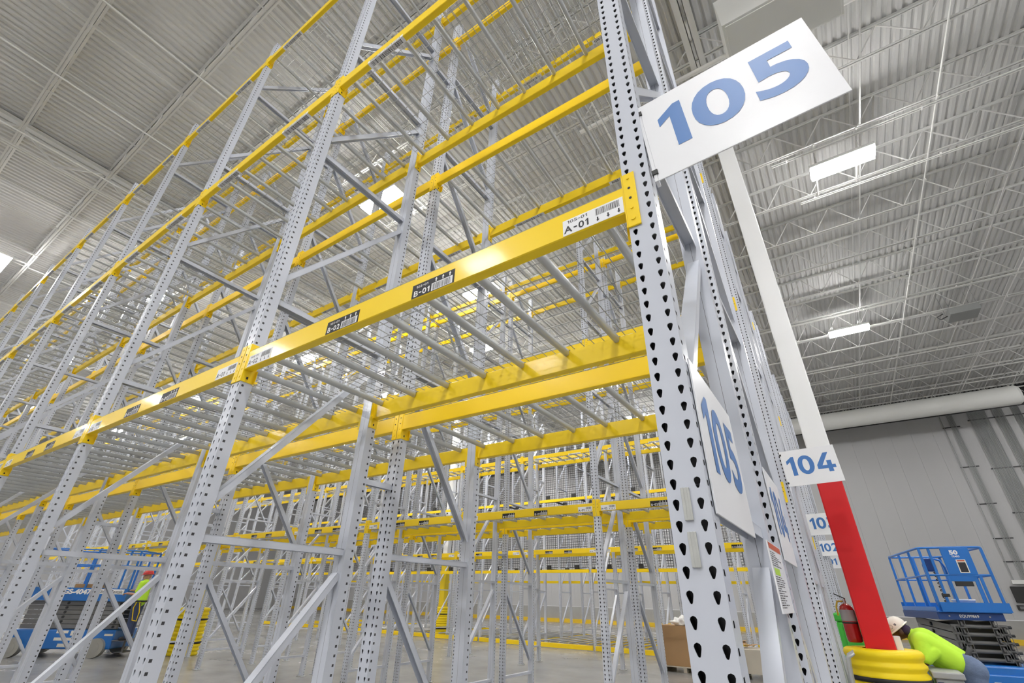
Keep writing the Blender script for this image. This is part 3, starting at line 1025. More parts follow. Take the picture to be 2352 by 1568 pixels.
# ------------------------------------------------------------------ roof services
def services():
    t = thing('air_unit', 'big white air handling box under the roof above the 105 flag', 'air unit', (2.0, 5.78, 12.0))
    ob('casing', MB().bevbox(-1.05, 1.05, -0.55, 0.55, 0.03, 0.96, 0.01).mesh('casing', M['duct']), t)
    ob('bottom_panel', MB().bevbox(-1.0, 1.0, -0.5, 0.5, 0.0, 0.028, 0.008).mesh('bottom_panel', M['duct']), t)
    for k in (-1, 1):
        ob('support_angle', MB().box(k * 0.8 - 0.03, k * 0.8 + 0.03, -1.6, 0.62, 0.96, 0.998).mesh('support_angle', M['joist']), t)
    p = MB().tube((-3.0, 0, 0), (3.2, 0, 0), 0.055, 10)
    p.tube((1.0, 0, 0), (1.12, 0, 0), 0.075, 10)
    p.tube((-1.1, 0, 0), (-1.0, 0, 0), 0.075, 10)
    p.tube((-0.6, 0, 0), (-0.6, 0, 1.16), 0.03, 8)
    p.tube((2.6, 0, 0), (2.6, 0, 1.16), 0.012, 6)
    thing('sprinkler_main', 'white sprinkler main running past the air unit behind the 105 flag', 'pipe', (0.2, 6.42, 12.78), 0, me=p.mesh('sprinkler_main', M['pipe']))
    q = MB().tube((0, 0, 0), (12.6, 0, 0), 0.075, 10)
    for x in (1.4, 4.4, 7.4, 10.4):
        q.tube((x, 0, 0), (x, 0, 0.99), 0.01, 6)
    thing('roof_pipe', 'thick white pipe starting beside the air unit, upper right', 'pipe', (3.25, 6.72, 12.95), 0, me=q.mesh('roof_pipe', M['pipe']))
    k = 0
    for y, z, x0, x1, what in ((10.62, 12.94, 1.4, 16.5, 'twin conduits passing over the nearer highbay lamp'), (12.72, 12.96, 2.0, 16.5, 'twin conduits between the two end aisle lamps'),
                               (21.0, 12.94, -6.0, 16.5, 'twin conduits passing over the farther highbay lamp'), (27.3, 12.95, -6.0, 16.5, 'twin conduits near the far wall duct')):
        c = MB()
        for d in (-0.035, 0.035):
            c.tube((x0, d, 0), (x1, d, 0), 0.016, 6)
        x = x0 + 0.4
        while x < x1:
            c.box(x - 0.02, x + 0.02, -0.06, 0.06, -0.02, 0.05)
            x += 3.1
        thing('roof_conduit', 'white ' + what, 'conduit', (0, y, z), 0, 'roof conduits', c.mesh('roof_conduit', M['pipe']))
    # sprinkler branch lines running across the joists, with pendants
    for i, x in enumerate((5.2, 8.6, -2.2, -6.6, -10.2, -13.2, -16.2, -19.2)):
        c = MB().tube((0, Y0 + 0.5, 0), (0, Y1 - 0.5, 0), 0.022, 6)
        y = 1.1
        while y < 32:
            c.tube((0, y, 0), (0, y, -0.09), 0.012, 6)
            c.tube((0, y, -0.09), (0, y, -0.1), 0.03, 6)
            y += 3.1
        thing('sprinkler_branch', '%s white sprinkler branch line crossing under the joists, counted from the right' % ORD[(1, 0, 2, 3, 4, 5, 6, 7)[i]], 'pipe', (x, 0, ZJ - 0.03), 0,
              'sprinkler branch lines', c.mesh('sprinkler_branch', M['pipe']))
    # long round duct along the far wall
    d = MB()
    r = 0.54
    prof = [(r - 0.5, 0), (r - 0.06, 0), (r, 0.08)]
    d.tube((-20, 0, 0), (10.75, 0, 0), r, 28)
    for x in (-14, -8, -2, 4):
        d.tube((x, 0, 0), (x + 0.05, 0, 0), r + 0.012, 28)
    d.tube((10.75, 0, 0), (10.88, 0, 0), r, 28, r2=r - 0.1)
    t = thing('round_duct', 'fat white round duct running along the top of the far wall', 'duct', (0, 34.5, 12.27), 0, me=d.mesh('round_duct', M['duct']))
    for x in (-12, -6, 0, 6):
        ob('duct_hanger', MB().tube((x, 0, r), (x, 0, 1.66), 0.012, 6).mesh('duct_hanger', M['conduit']), t)
    # unit heater box under the joists
    t = thing('fan_unit', 'small grey fan box slung under the joists beyond the lamps', 'fan', (7.2, 23.2, 12.62))
    ob('fan_casing', MB().bevbox(-0.5, 0.5, -0.45, 0.45, 0, 0.3, 0.02).mesh('fan_casing', M['conduit']), t)
    h = MB()
    for sx in (-0.45, 0.45):
        for sy in (-0.4, 0.4):
            h.tube((sx, sy, 0.28), (sx, sy, 1.3), 0.01, 5)
    ob('hanger_rods', h.mesh('hanger_rods', M['conduit']), t, kind='stuff')
    ob('dangling_cable', MB().path([(-0.5, 0, 0.15), (-0.75, 0, 0.05), (-0.85, 0, 0.2), (-0.6, 0, 0.3)], 0.018).mesh('dangling_cable', M['strap']), t)
services()

# conduits and boxes on the far wall
def wall_services():
    Y = Y1 - 0.09
    def fx(x):
        return 0.293 + (x - 0.293) * 1.146
    def fz(z):
        return 1.7 + (z - 1.7) * 1.146
    def bundle(x0, n, sp, z0, z1, label, r=0.017):
        x0, sp, z0, z1, r = fx(x0), sp * 1.146, max(1.2, fz(z0)), 12.6, r * 1.146
        c = MB()
        for i in range(n):
            c.tube((x0 + i * sp, Y - 0.04, z0), (x0 + i * sp, Y - 0.04, z1), r, 6)
        o = thing('conduit_bundle', label, 'conduits', (0, 0, 0), 0, me=c.mesh('conduit_bundle', M['conduit']))
        o['kind'] = 'stuff'
    bundle(6.8, 1, 0.05, 2.85, 11.9, 'single grey conduit down the far wall, first from the column', 0.022)
    bundle(7.12, 5, 0.055, 2.85, 11.9, 'narrow band of grey conduits down the far wall, above the black panel')
    bundle(8.0, 15, 0.052, 1.25, 11.9, 'widest band of grey conduits down the far wall')
    bundle(9.05, 8, 0.052, 1.25, 11.9, 'grey conduit band right of the widest one on the far wall')
    bundle(9.8, 6, 0.055, 1.25, 11.9, 'grey conduit band near the duct end on the far wall')
    bundle(10.7, 4, 0.06, 1.25, 11.9, 'last grey conduit band at the picture edge on the far wall')
    k = 0
    for z in (10.5, 8.3, 6.4, 4.75, 3.7):
        thing('strut_channel', 'short dark strut across the narrow conduit band, %s from the top' % ORD[k], 'strut', (0, 0, 0), 0, 'short wall struts',
              MB().box(fx(6.75), fx(7.5), Y - 0.023, Y, fz(z) - 0.03, fz(z) + 0.03).mesh('strut_channel', M['arm_black']))
        k += 1
    k = 0
    for z in (10.75, 8.1, 5.9, 4.2):
        thing('strut_channel', 'long dark strut across the wide conduit bands, %s from the top' % ORD[k], 'strut', (0, 0, 0), 0, 'long wall struts',
              MB().box(fx(7.9), fx(11.6), Y - 0.023, Y, fz(z) - 0.035, fz(z) + 0.035).mesh('strut_channel', M['arm_black']))
        k += 1
    t = thing('cable_trough', 'pale grey trough on the far wall where the narrow conduits end', 'trough', (0, 0, 0))
    ob('trough_body', MB().bevbox(fx(6.7), fx(9.2), Y - 0.12, Y, fz(2.72), fz(2.9), 0.01).mesh('trough_body', M['duct']), t)
    t = thing('black_panel', 'black equipment panel on the far wall beside the blue lift basket', 'panel', (0, 0, 0))
    ob('panel_body', MB().bevbox(fx(6.55), fx(7.6), Y - 0.16, Y, fz(1.95), fz(2.62), 0.02).mesh('panel_body', M['rubber']), t)
    t = thing('switch_box', 'small dark box under the black panel on the far wall', 'box', (0, 0, 0))
    ob('box_body', MB().bevbox(fx(6.5), fx(6.95), Y - 0.1, Y, fz(1.62), fz(1.84), 0.015).mesh('box_body', M['rubber']), t)
    ob('box_window', MB().bevbox(fx(6.58), fx(6.87), Y - 0.105, Y - 0.1, fz(1.67), fz(1.79), 0.002).mesh('box_window', M['arm_grey']), t)
wall_services()

# ------------------------------------------------------------------ scissor lifts
def rail_loop(mb, x0, x1, y0, y1, z, r, rad=0.12):
    pts = []
    for cx, cy, a0 in ((x1 - rad, y1 - rad, 0), (x0 + rad, y1 - rad, 90), (x0 + rad, y0 + rad, 180), (x1 - rad, y0 + rad, 270)):
        for k in range(5):
            a = math.radians(a0 + k * 22.5)
            pts.append((cx + rad * math.cos(a), cy + rad * math.sin(a), z))
    pts.append(pts[0])
    mb.path(pts, r)

def lift_right():
    t = thing('scissor_lift', 'blue scissor lift with raised basket behind the leaning worker', 'scissor lift', (1.44, 11.0, 0), math.radians(9))
    B, DK = M['lift'], M['lift_dark']
    w, L = 1.0, 2.35
    # chassis and wheels
    ch = MB()
    ch.bevbox(-0.06, w + 0.1, -0.12, L + 0.1, 0.34, 0.86, 0.03)
    ch.bevbox(0.05, w - 0.05, -0.16, -0.1, 0.5, 0.74, 0.02)
    ob('chassis', ch.mesh('chassis', B), t)
    nb = MB().bevbox(0.22, 0.52, -0.17, -0.1, 0.26, 0.5, 0.02)
    ob('tow_bracket', nb.mesh('tow_bracket', M['arm_black']), t)
    for x, z, s in ((0.02, 0.76, 0.06), (0.4, 0.60, 0.045), (0.9, 0.72, 0.05), (1.0, 0.76, 0.04)):
        ob('decal', MB().box(x - s, x + s, -0.1685 if 0.05 < x < 0.95 else -0.1245, -0.16 if 0.05 < x < 0.95 else -0.12, z - 0.035, z + 0.035).mesh('decal', M['decal']), t)
    whl = MB().tube((-0.06, 0, 0), (0.06, 0, 0), 0.2, 20)
    whl = whl.mesh('wheel', M['tyre'])
    for x in (-0.02, w + 0.06):
        for y in (0.25, L - 0.3):
            ob('wheel', whl, t, (x, y, 0.2))
    # scissor stack
    lv, z0, z1 = 5, 0.86, 1.47
    st = (z1 - z0) / lv
    for s, x in enumerate((0.16, 0.28, 0.72, 0.84)):
        for k in range(lv):
            a, b = (z0 + k * st + 0.02, z0 + (k + 1) * st - 0.02)
            if s in (1, 2):
                a, b = b, a
            arm = MB()
            arm.bar((x, 0.06, a), (x, L - 0.15, b), 0.055, 0.105)
            ob('scissor_arm', arm.mesh('scissor_arm', M['arm_grey'] if s == 0 else M['arm_black']), t)
            e = MB()
            zc = a
            e.box(x - 0.046, x + 0.046, 0.012, 0.02, zc - 0.06, zc - 0.052)
            e.box(x - 0.046, x + 0.046, 0.012, 0.02, zc + 0.052, zc + 0.06)
            for dx in (-0.043, 0.043):
                e.box(x + dx - 0.004, x + dx + 0.004, 0.012, 0.02, zc - 0.06, zc + 0.06)
            e.box(x - 0.012, x + 0.012, 0.02, 0.06, zc - 0.03, zc + 0.03)
            ob('arm_end_plate', e.mesh('arm_end_plate', M['arm_edge']), t)
    for k in range(lv):
        z = z0 + (k + 0.5) * st
        ob('cross_tube', MB().tube((0.13, 0.09, z), (0.9, 0.09, z), 0.032, 10).mesh('cross_tube', M['arm_edge']), t)
        ob('pivot_pin', MB().tube((0.9, 0.09, z), (0.955, 0.09, z), 0.022, 8).mesh('pivot_pin', M['arm_black']), t)
        ob('pivot_pin', MB().tube((0.13, L / 2, z), (0.1, L / 2, z), 0.035, 10).mesh('pivot_pin', M['arm_black']), t)
    # platform
    ob('platform_deck', MB().bevbox(-0.02, w - 0.1, 0.0, L, 1.50, 1.62, 0.01).mesh('platform_deck', DK), t)
    tb = MB()
    tb.box(0.06, w + 0.02, -0.06, -0.045, 1.63, 1.775)
    tb.box(w + 0.005, w + 0.02, -0.045, L, 1.63, 1.775)
    tb.box(0.0, 0.012, 0.05, L, 1.60, 1.70)
    tb.box(0.0, w, L, L + 0.012, 1.63, 1.775)
    tb.box(0.0, w + 0.005, -0.045, L, 1.62, 1.632)
    ob('toe_board', tb.mesh('toe_board', B), t)
    tx = MB()
    put_text(tx, 'EQU99869', 0.42, 1.56, w=0.27, h=0.05, bold=0.01, y=-0.0012)
    ob('fleet_number', tx.mesh('fleet_number', M['decal']), t)
    for x in (0.14, 0.7):
        ob('bolt_head', MB().tube((x, 0, 1.56), (x, -0.01, 1.56), 0.012, 8).mesh('bolt_head', M['bolt']), t)
    rl = MB()
    for z in (2.67,):
        rail_loop(rl, 0.04, w, -0.02, L, z, 0.021)
    ob('top_rail', rl.mesh('top_rail', B), t)
    rl = MB()
    rail_loop(rl, 0.04, w, -0.02, L, 2.21, 0.018)
    ob('mid_rail', rl.mesh('mid_rail', B), t)
    for x, y in ((0.06, 0.02), (w - 0.02, 0.02), (0.06, 0.75), (0.06, 1.5), (0.06, L - 0.03), (w - 0.02, 0.75), (w - 0.02, 1.5), (w - 0.02, L - 0.03), (0.5, L), (0.2, 0.0)):
        ob('rail_post', MB().bevbox(x - 0.02, x + 0.02, y - 0.02, y + 0.02, 1.63, 2.66, 0.004).mesh('rail_post', B), t)
    for x in (0.34, 0.72, 0.8):
        ob('gate_post', MB().bevbox(x - 0.022, x + 0.022, -0.03, -0.005, 1.77, 2.21, 0.004).mesh('gate_post', B), t)
    ob('gate_plate', MB().bevbox(0.36, 0.72, -0.03, -0.015, 2.11, 2.2, 0.004).mesh('gate_plate', B), t)
    for x0, x1, z0_, z1_ in ((0.40, 0.66, 2.03, 2.11), (0.14, 0.26, 1.86, 1.91)):
        ob('black_pad', MB().bevbox(x0, x1, -0.034, -0.008, z0_, z1_, 0.008).mesh('black_pad', M['rubber']), t)
    pn = MB().bevbox(0.36, 0.78, -0.045, -0.03, 2.22, 2.66, 0.006)
    ob('name_panel', pn.mesh('name_panel', B), t)
    tx = MB()
    put_text(tx, '50', 0.545, 2.585, w=0.125, h=0.075, bold=0.05, y=-0.0465)
    put_text(tx, 'YEARS', 0.553, 2.52, w=0.12, h=0.03, bold=0.02, y=-0.0465)
    ob('panel_lettering', tx.mesh('panel_lettering', M['ink_white']), t)
    ob('warning_placard', MB().box(0.535, 0.675, -0.0475, -0.045, 2.245, 2.465).mesh('warning_placard', M['decal']), t)
    ib = MB()
    ib.quad((0.55, -0.0482, 2.26), (0.66, -0.0482, 2.26), (0.66, -0.0482, 2.42), (0.55, -0.0482, 2.42))
    ob('placard_print', ib.mesh('placard_print', M['ink']), t)
    ib = MB()
    ib.quad((0.55, -0.0482, 2.435), (0.66, -0.0482, 2.435), (0.66, -0.0482, 2.455), (0.55, -0.0482, 2.455))
    ob('placard_heading', ib.mesh('placard_heading', M['ink_red']), t)
    # swinging side gate and hoops behind
    hp = MB().path([(0.14, 0.4, 1.7), (0.14, 0.4, 2.4), (0.18, 0.4, 2.5), (0.3, 0.4, 2.52), (0.42, 0.4, 2.48), (0.46, 0.4, 2.36), (0.46, 0.4, 1.7)], 0.02)
    ob('gate_hoop', hp.mesh('gate_hoop', B), t)
    ob('control_box', MB().bevbox(0.1, 0.26, 0.1, 0.26, 2.28, 2.5, 0.015).mesh('control_box', DK), t)
    ob('coiled_cable', MB().path([(0.2 + 0.02 * math.cos(k * 1.2), 0.1 + 0.02 * math.sin(k * 1.2), 2.28 - k * 0.011) for k in range(50)], 0.008, 5).mesh('coiled_cable', M['rubber']), t)
    tx = MB()
    return t
lift_right()
bk = MB().lathe([(0.0, 0.0), (0.14, 0.0), (0.15, 0.02), (0.162, 0.17), (0.175, 0.175), (0.175, 0.20), (0.15, 0.20), (0.145, 0.03), (0.0, 0.03)], 24)
thing('bucket', 'white plastic bucket standing in the blue lift basket', 'bucket', (1.95, 11.75, 1.632), 0, me=bk.mesh('bucket', M['label_white']))

def lift_left():
    t = thing('scissor_lift', 'blue lowered scissor lift with grey arms, far left behind the uprights', 'scissor lift', (-19.45, 3.76, 0), math.radians(42))
    B = M['lift']
    ob('chassis', MB().bevbox(-0.2, 2.45, 0.02, 1.17, 0.2, 0.66, 0.03).mesh('chassis', B), t)
    w = MB().tube((0, -0.08, 0), (0, 0.1, 0), 0.235, 24)
    w.tube((0, -0.085, 0), (0, -0.08, 0), 0.13, 20)
    w = w.mesh('wheel', M['tyre'])
    for x in (0, 2.1):
        for y in (0.0, 1.18):
            ob('wheel', w, t, (x, y, 0.235))
    for i, (x0, x1, z0, z1) in enumerate(((0.95, 1.25, 0.57, 0.64), (1.32, 1.52, 0.52, 0.64), (0.95, 1.5, 0.40, 0.47), (1.1, 1.45, 0.25, 0.33), (1.75, 1.95, 0.58, 0.63), (2.2, 2.42, 0.52, 0.57))):
        ob('decal', MB().box(x0, x1, 0.015, 0.02, z0, z1).mesh('decal', M['decal']), t)
    for k in range(6):
        z = 0.68 + k * 0.115
        ob('scissor_arm', MB().bevbox(-0.1 + 0.02 * (k % 2), 2.4, 0.1, 0.2, z, z + 0.105, 0.01).mesh('scissor_arm', M['arm_grey']), t)
        ob('scissor_arm', MB().bevbox(-0.1, 2.4, 0.98, 1.08, z, z + 0.105, 0.01).mesh('scissor_arm', M['arm_grey']), t)
        for x in (0.9, 2.3):
            ob('pivot_pin', MB().tube((x, 0.085, z + 0.055), (x, 0.1, z + 0.055), 0.035, 10).mesh('pivot_pin', M['arm_black']), t)
    ob('platform_deck', MB().bevbox(-0.3, 2.40, 0.0, 1.19, 1.37, 1.50, 0.01).mesh('platform_deck', B), t)
    tb = MB()
    tb.box(-0.3, 2.40, -0.012, 0, 1.37, 1.70)
    tb.box(-0.3, 2.40, 1.18, 1.19, 1.37, 1.70)
    tb.box(-0.3, -0.288, 0, 1.19, 1.37, 1.70)
    tb.box(2.388, 2.40, 0, 1.19, 1.37, 1.70)
    ob('toe_board', tb.mesh('toe_board', B), t)
    tx = MB()
    put_text(tx, 'GS-4047', 1.06, 1.60, w=0.74, h=0.14, bold=0.05, y=-0.0135)
    ob('model_lettering', tx.mesh('model_lettering', M['ink_white']), t)
    ob('hire_plate', MB().box(1.60, 2.30, -0.0155, -0.013, 1.55, 1.68).mesh('hire_plate', M['label_white']), t)
    tx = MB()
    put_text(tx, 'United Rentals', 1.95, 1.615, w=0.62, h=0.085, bold=0.012, y=-0.0162)
    ob('hire_lettering', tx.mesh('hire_lettering', M['ink']), t)
    for z, nm in ((2.72, 'top_rail'), (2.3, 'mid_rail')):
        r = MB()
        rail_loop(r, -0.28, 2.38, 0.02, 1.17, z, 0.024, 0.1)
        ob(nm, r.mesh(nm, B), t)
    for x in (-0.26, 0.45, 1.2, 1.85, 2.1, 2.36):
        for y in (0.02, 1.17):
            ob('rail_post', MB().bevbox(x - 0.022, x + 0.022, y - 0.022, y + 0.022, 1.5, 2.72, 0.004).mesh('rail_post', B), t)
    ld = MB()
    for y in (0.3, 0.8):
        ld.bar((2.66, y, 0.1), (2.66, y, 1.4), 0.04, 0.04)
    for z in (0.12, 0.42, 0.75, 1.05):
        ld.box(2.45, 2.98 if z == 0.42 else 2.7, 0.0 if z == 0.42 else 0.28, 0.82, z - 0.025, z)
    ob('entry_ladder', ld.mesh('entry_ladder', M['arm_grey']), t)
lift_left()
tb = thing('cardboard_tray', 'open brown cardboard tray on the deck of the left blue lift', 'box', (-18.75, 4.75, 1.5), math.radians(42))
c_ = MB()
c_.box(-0.3, 0.3, -0.2, 0.2, 0, 0.01)
for a_ in ((-0.3, 0.3, -0.2, -0.19), (-0.3, 0.3, 0.19, 0.2), (-0.3, -0.29, -0.2, 0.2), (0.29, 0.3, -0.2, 0.2)):
    c_.box(*a_, 0, 0.3)
ob('tray_walls', c_.mesh('tray_walls', M['card']), tb)

# ------------------------------------------------------------------ things around the column
def small_things():
    # fire extinguisher hung on the column
    t = thing('fire_extinguisher', 'red fire extinguisher hanging on the left of the red column', 'fire extinguisher', (0.125, 7.28, 1.27))
    ob('cylinder', MB().lathe([(0.0, 0), (0.075, 0), (0.086, 0.015), (0.088, 0.05), (0.088, 0.36), (0.075, 0.41), (0.04, 0.435), (0.022, 0.445), (0.0, 0.445)], 24).mesh('cylinder', M['ext_red']), t)
    ob('instruction_label', MB().lathe([(0.0886, 0.24), (0.0886, 0.37)], 24).mesh('instruction_label', mat('grey_label', (0.30, 0.29, 0.30), 0.5)), t)
    ob('band', MB().lathe([(0.087, 0.21), (0.091, 0.212), (0.091, 0.228), (0.087, 0.23)], 24).mesh('band', M['rubber']), t)
    v = MB().tube((0, 0, 0.44), (0, 0, 0.5), 0.02, 10)
    ob('valve', v.mesh('valve', M['bolt']), t)
    hd = MB().bar((0.02, 0, 0.5), (-0.1, -0.01, 0.56), 0.02, 0.012)
    hd.bar((0.02, 0, 0.47), (-0.09, -0.01, 0.47), 0.02, 0.012)
    ob('handle', hd.mesh('handle', M['rubber']), t)
    ob('hose', MB().path([(-0.01, 0, 0.47), (-0.08, -0.02, 0.47), (-0.11, -0.03, 0.4), (-0.112, -0.03, 0.3)], 0.012).mesh('hose', mat('yellow_hose', (0.6, 0.42, 0.03), 0.5)), t)
    ob('wall_bracket', MB().box(0.02, 0.095, -0.03, 0.03, 0.05, 0.09).mesh('wall_bracket', M['rubber']), t)
    # electrical box on the other side of the column
    t = thing('junction_box', 'pale grey junction box on the column beside the worker\'s hard hat', 'box', (0.533, 7.02, 1.20))
    ob('box_body', MB().bevbox(0, 0.075, 0, 0.14, 0, 0.17, 0.006).mesh('box_body', M['bin_grey']), t)
    ob('box_cover', MB().bevbox(0.004, 0.071, -0.006, 0.0, 0.004, 0.166, 0.003).mesh('box_cover', M['duct']), t)
    # green tote on a grey cart
    t = thing('green_bin', 'bright green plastic bin with lid behind the extinguisher', 'bin', (0.1, 9.2, 0))
    b = MB()
    b.bevbox(-0.20, 0.42, -0.3, 0.3, 0.12, 1.46, 0.03)
    ob('bin_body', b.mesh('bin_body', M['bin_green']), t)
    ob('bin_lid', MB().bevbox(-0.22, 0.44, -0.32, 0.33, 1.46, 1.58, 0.03).mesh('bin_lid', M['bin_green']), t)
    for x in (-0.13, 0.34):
        ob('caster', MB().tube((x, -0.25, 0.065), (x, -0.19, 0.065), 0.065, 14).mesh('caster', M['rubber']), t)
        ob('caster', MB().tube((x, 0.25, 0.065), (x, 0.19, 0.065), 0.065, 14).mesh('caster', M['rubber']), t)
    rb = MB().bevbox(-0.12, 0.10, -0.315, -0.298, 1.1, 1.44, 0.008)
    ob('recessed_panel', rb.mesh('recessed_panel', M['bin_green']), t)
    # grey steel hand truck between guard and rack
    t = thing('hand_truck', 'bent grey metal handle frame left of the yellow guard', 'hand truck', (0.02, 6.60, 0))
    ob('frame_tube', MB().path([(-0.1, -0.2, 0.02), (-0.02, -0.2, 1.05), (0.0, -0.2, 1.16), (0.06, -0.2, 1.2), (0.06, 0.2, 1.2), (0.0, 0.2, 1.16), (-0.02, 0.2, 1.05), (-0.1, 0.2, 0.02)], 0.022, 8).mesh('frame_tube', M['galv']), t)
    ob('cross_bar', MB().bar((-0.05, -0.2, 0.6), (-0.05, 0.2, 0.6), 0.03, 0.02).mesh('cross_bar', M['galv']), t)
    ob('toe_plate', MB().bevbox(-0.1, 0.08, -0.22, 0.22, 0, 0.015, 0.004).mesh('toe_plate', M['galv']), t)
    # grey bin under the worker's arms
    t = thing('grey_bin', 'grey plastic bin the worker leans on, right of the yellow guard', 'bin', (0.955, 7.42, 0))
    b = MB().bevbox(-0.14, 0.12, -0.36, 0.36, 0.0, 0.97, 0.02)
    ob('bin_body', b.mesh('bin_body', M['bin_grey']), t)
    ob('bin_rim', MB().bevbox(-0.16, 0.14, -0.385, 0.385, 0.965, 1.03, 0.012).mesh('bin_rim', M['bin_grey']), t)
    ob('navy_panel', MB().bevbox(-0.13, -0.07, -0.372, -0.36, 0.45, 0.93, 0.004).mesh('navy_panel', mat('navy_plastic', (0.02, 0.025, 0.09), 0.5)), t)
    t = thing('tool_bag', 'black tool bag with hanging straps between the grey bin and the jeans', 'bag', (1.12, 7.05, 0.0))
    ob('bag_body', MB().bevbox(-0.08, 0.09, -0.15, 0.15, 0.0, 0.86, 0.04).mesh('bag_body', M['leather']), t)
    for k in range(4):
        x = -0.06 + k * 0.04
        ob('strap', MB().path([(x, -0.12, 0.85), (x, -0.165, 0.78), (x + 0.01, -0.16, 0.5), (x + 0.015, -0.158, 0.2)], 0.011, 5).mesh('strap', M['arm_grey']), t)
    # big carton on a pallet, crate and bags behind the 103 row
    t = thing('gaylord_carton', 'tall brown cardboard carton on a pallet beside the nearest upright', 'carton', (-4.45, 14.55, 0))
    c = MB()
    c.bevbox(-0.3, 0.95, -0.5, 0.5, 0.14, 1.08, 0.008)
    ob('carton_body', c.mesh('carton_body', M['card']), t)
    ob('carton_flap', MB().box(-0.3, 0.95, -0.51, -0.5, 0.78, 1.09).mesh('carton_flap', M['card']), t)
    p = MB()
    for y in (-0.5, -0.25, 0.0, 0.25, 0.46):
        p.box(-0.32, 0.97, y - 0.05, y + 0.05, 0.115, 0.138)
    for x in (-0.3, 0.3, 0.88):
        p.box(x, x + 0.09, -0.54, 0.54, 0.0, 0.115)
    ob('pallet', p.mesh('pallet', M['wood']), t)
    t = thing('bag_bundle', 'crumpled white bags heaped on top of the tall carton', 'bags', (-4.15, 14.4, 1.09))
    bm = bmesh.new()
    bmesh.ops.create_icosphere(bm, subdivisions=3, radius=1)
    rnd = random.Random(3)
    for v in bm.verts:
        k = 0.8 + 0.3 * math.sin(v.co.x * 5 + v.co.y * 3) * math.cos(v.co.z * 6) + rnd.uniform(-0.05, 0.05)
        v.co = Vector((v.co.x * 0.32 * k, v.co.y * 0.25 * k, max(-0.0, (v.co.z + 0.55) * 0.17 * k)))
    mb = MB()
    mb.frombm(bm, True)
    ob('bag', mb.mesh('bag', M['paper']), t)
    t = thing('plywood_crate', 'pale plywood crate low between the two end frame posts', 'crate', (-2.5, 14.45, 0))
    c = MB().bevbox(-0.75, 0.45, -0.45, 0.45, 0.12, 0.64, 0.006)
    ob('crate_body', c.mesh('crate_body', M['wood']), t)
    for x in (-0.7, -0.2, 0.38):
        ob('skid', MB().bevbox(x, x + 0.09, -0.45, 0.45, 0, 0.12, 0.004).mesh('skid', M['wood']), t)
    t = thing('scrap_cardboard', 'torn brown cardboard scraps lying on the plywood crate', 'scraps', (-2.75, 14.35, 0.64))
    mb = MB()
    for k in range(5):
        a = rnd.uniform(0, 3)
        x, y = rnd.uniform(-0.2, 0.3), rnd.uniform(-0.2, 0.2)
        mb.bar((x, y, 0.02 + k * 0.02), (x + 0.3 * math.cos(a), y + 0.3 * math.sin(a), 0.06 + k * 0.025), 0.2, 0.006)
    ob('scrap', mb.mesh('scrap', M['card']), t, kind='stuff')
small_things()

# ------------------------------------------------------------------ people
def blob(parts, voxel, name, material, smooth=6):
    """one continuous surface from tapered limbs (p, q, r1, r2) and ellipsoids (c, (rx, ry, rz)); world or local coordinates"""
    bm = bmesh.new()
    for p in parts:
        if len(p) == 4:
            a, b, r1, r2 = Vector(p[0]), Vector(p[1]), p[2], p[3]
            d = b - a
            m = Matrix.Translation((a + b) / 2) @ d.to_track_quat('Z', 'Y').to_matrix().to_4x4()
            bmesh.ops.create_cone(bm, cap_ends=True, cap_tris=False, segments=18, radius1=r1, radius2=r2, depth=d.length, matrix=m)
            bmesh.ops.create_icosphere(bm, subdivisions=3, radius=r1, matrix=Matrix.Translation(a))
            bmesh.ops.create_icosphere(bm, subdivisions=3, radius=r2, matrix=Matrix.Translation(b))
        else:
            c, rr = p[0], p[1]
            rot = p[2] if len(p) > 2 else Matrix.Identity(4)
            m = Matrix.Translation(c) @ rot @ Matrix.Diagonal((*rr, 1))
            bmesh.ops.create_icosphere(bm, subdivisions=3, radius=1, matrix=m)
    me = bpy.data.meshes.new(name)
    bm.to_mesh(me)
    bm.free()
    o = bpy.data.objects.new(name, me)
    COL.objects.link(o)
    r = o.modifiers.new('r', 'REMESH')
    r.mode = 'VOXEL'
    r.voxel_size = voxel
    s = o.modifiers.new('s', 'SMOOTH')
    s.iterations = smooth
    s.factor = 0.5
    bpy.context.view_layer.update()
    out = bpy.data.meshes.new_from_object(o.evaluated_get(bpy.context.evaluated_depsgraph_get()))
    bpy.data.objects.remove(o)
    bpy.data.meshes.remove(me)
    out.name = name
    out.materials.clear()
    out.materials.append(material)
    out.polygons.foreach_set('use_smooth', [True] * len(out.polygons))
    return out

def hand(wrist, fdir, side, up):
    """palm, four unequal curled fingers and a thumb leaving the side of the palm"""
    w, f, u = Vector(wrist), Vector(fdir).normalized(), Vector(up).normalized()
    s = f.cross(u).normalized() * side
    parts = [(w, w + f * 0.05, 0.026, 0.03)]
    for k in range(-1, 2):
        parts.append((w + f * 0.03 + s * 0.022 * k, w + f * 0.095 + s * 0.024 * k, 0.016, 0.014))
    for k, l in zip((-1.5, -0.5, 0.5, 1.5), (0.062, 0.078, 0.085, 0.074)):
        a = w + f * 0.095 + s * 0.021 * k
        b = a + (f * 0.8 - u * 0.35).normalized() * l * 0.5
        c = b + (f * 0.35 - u * 0.9).normalized() * l * 0.5
        parts += [(a, b, 0.0105, 0.0095), (b, c, 0.0095, 0.008)]
    a = w + f * 0.03 + s * 0.032
    b = a + (f * 0.6 + s * 0.75).normalized() * 0.045
    parts += [(a, b, 0.0135, 0.011), (b, b + (f * 0.9 - u * 0.3).normalized() * 0.032, 0.011, 0.009)]
    return parts

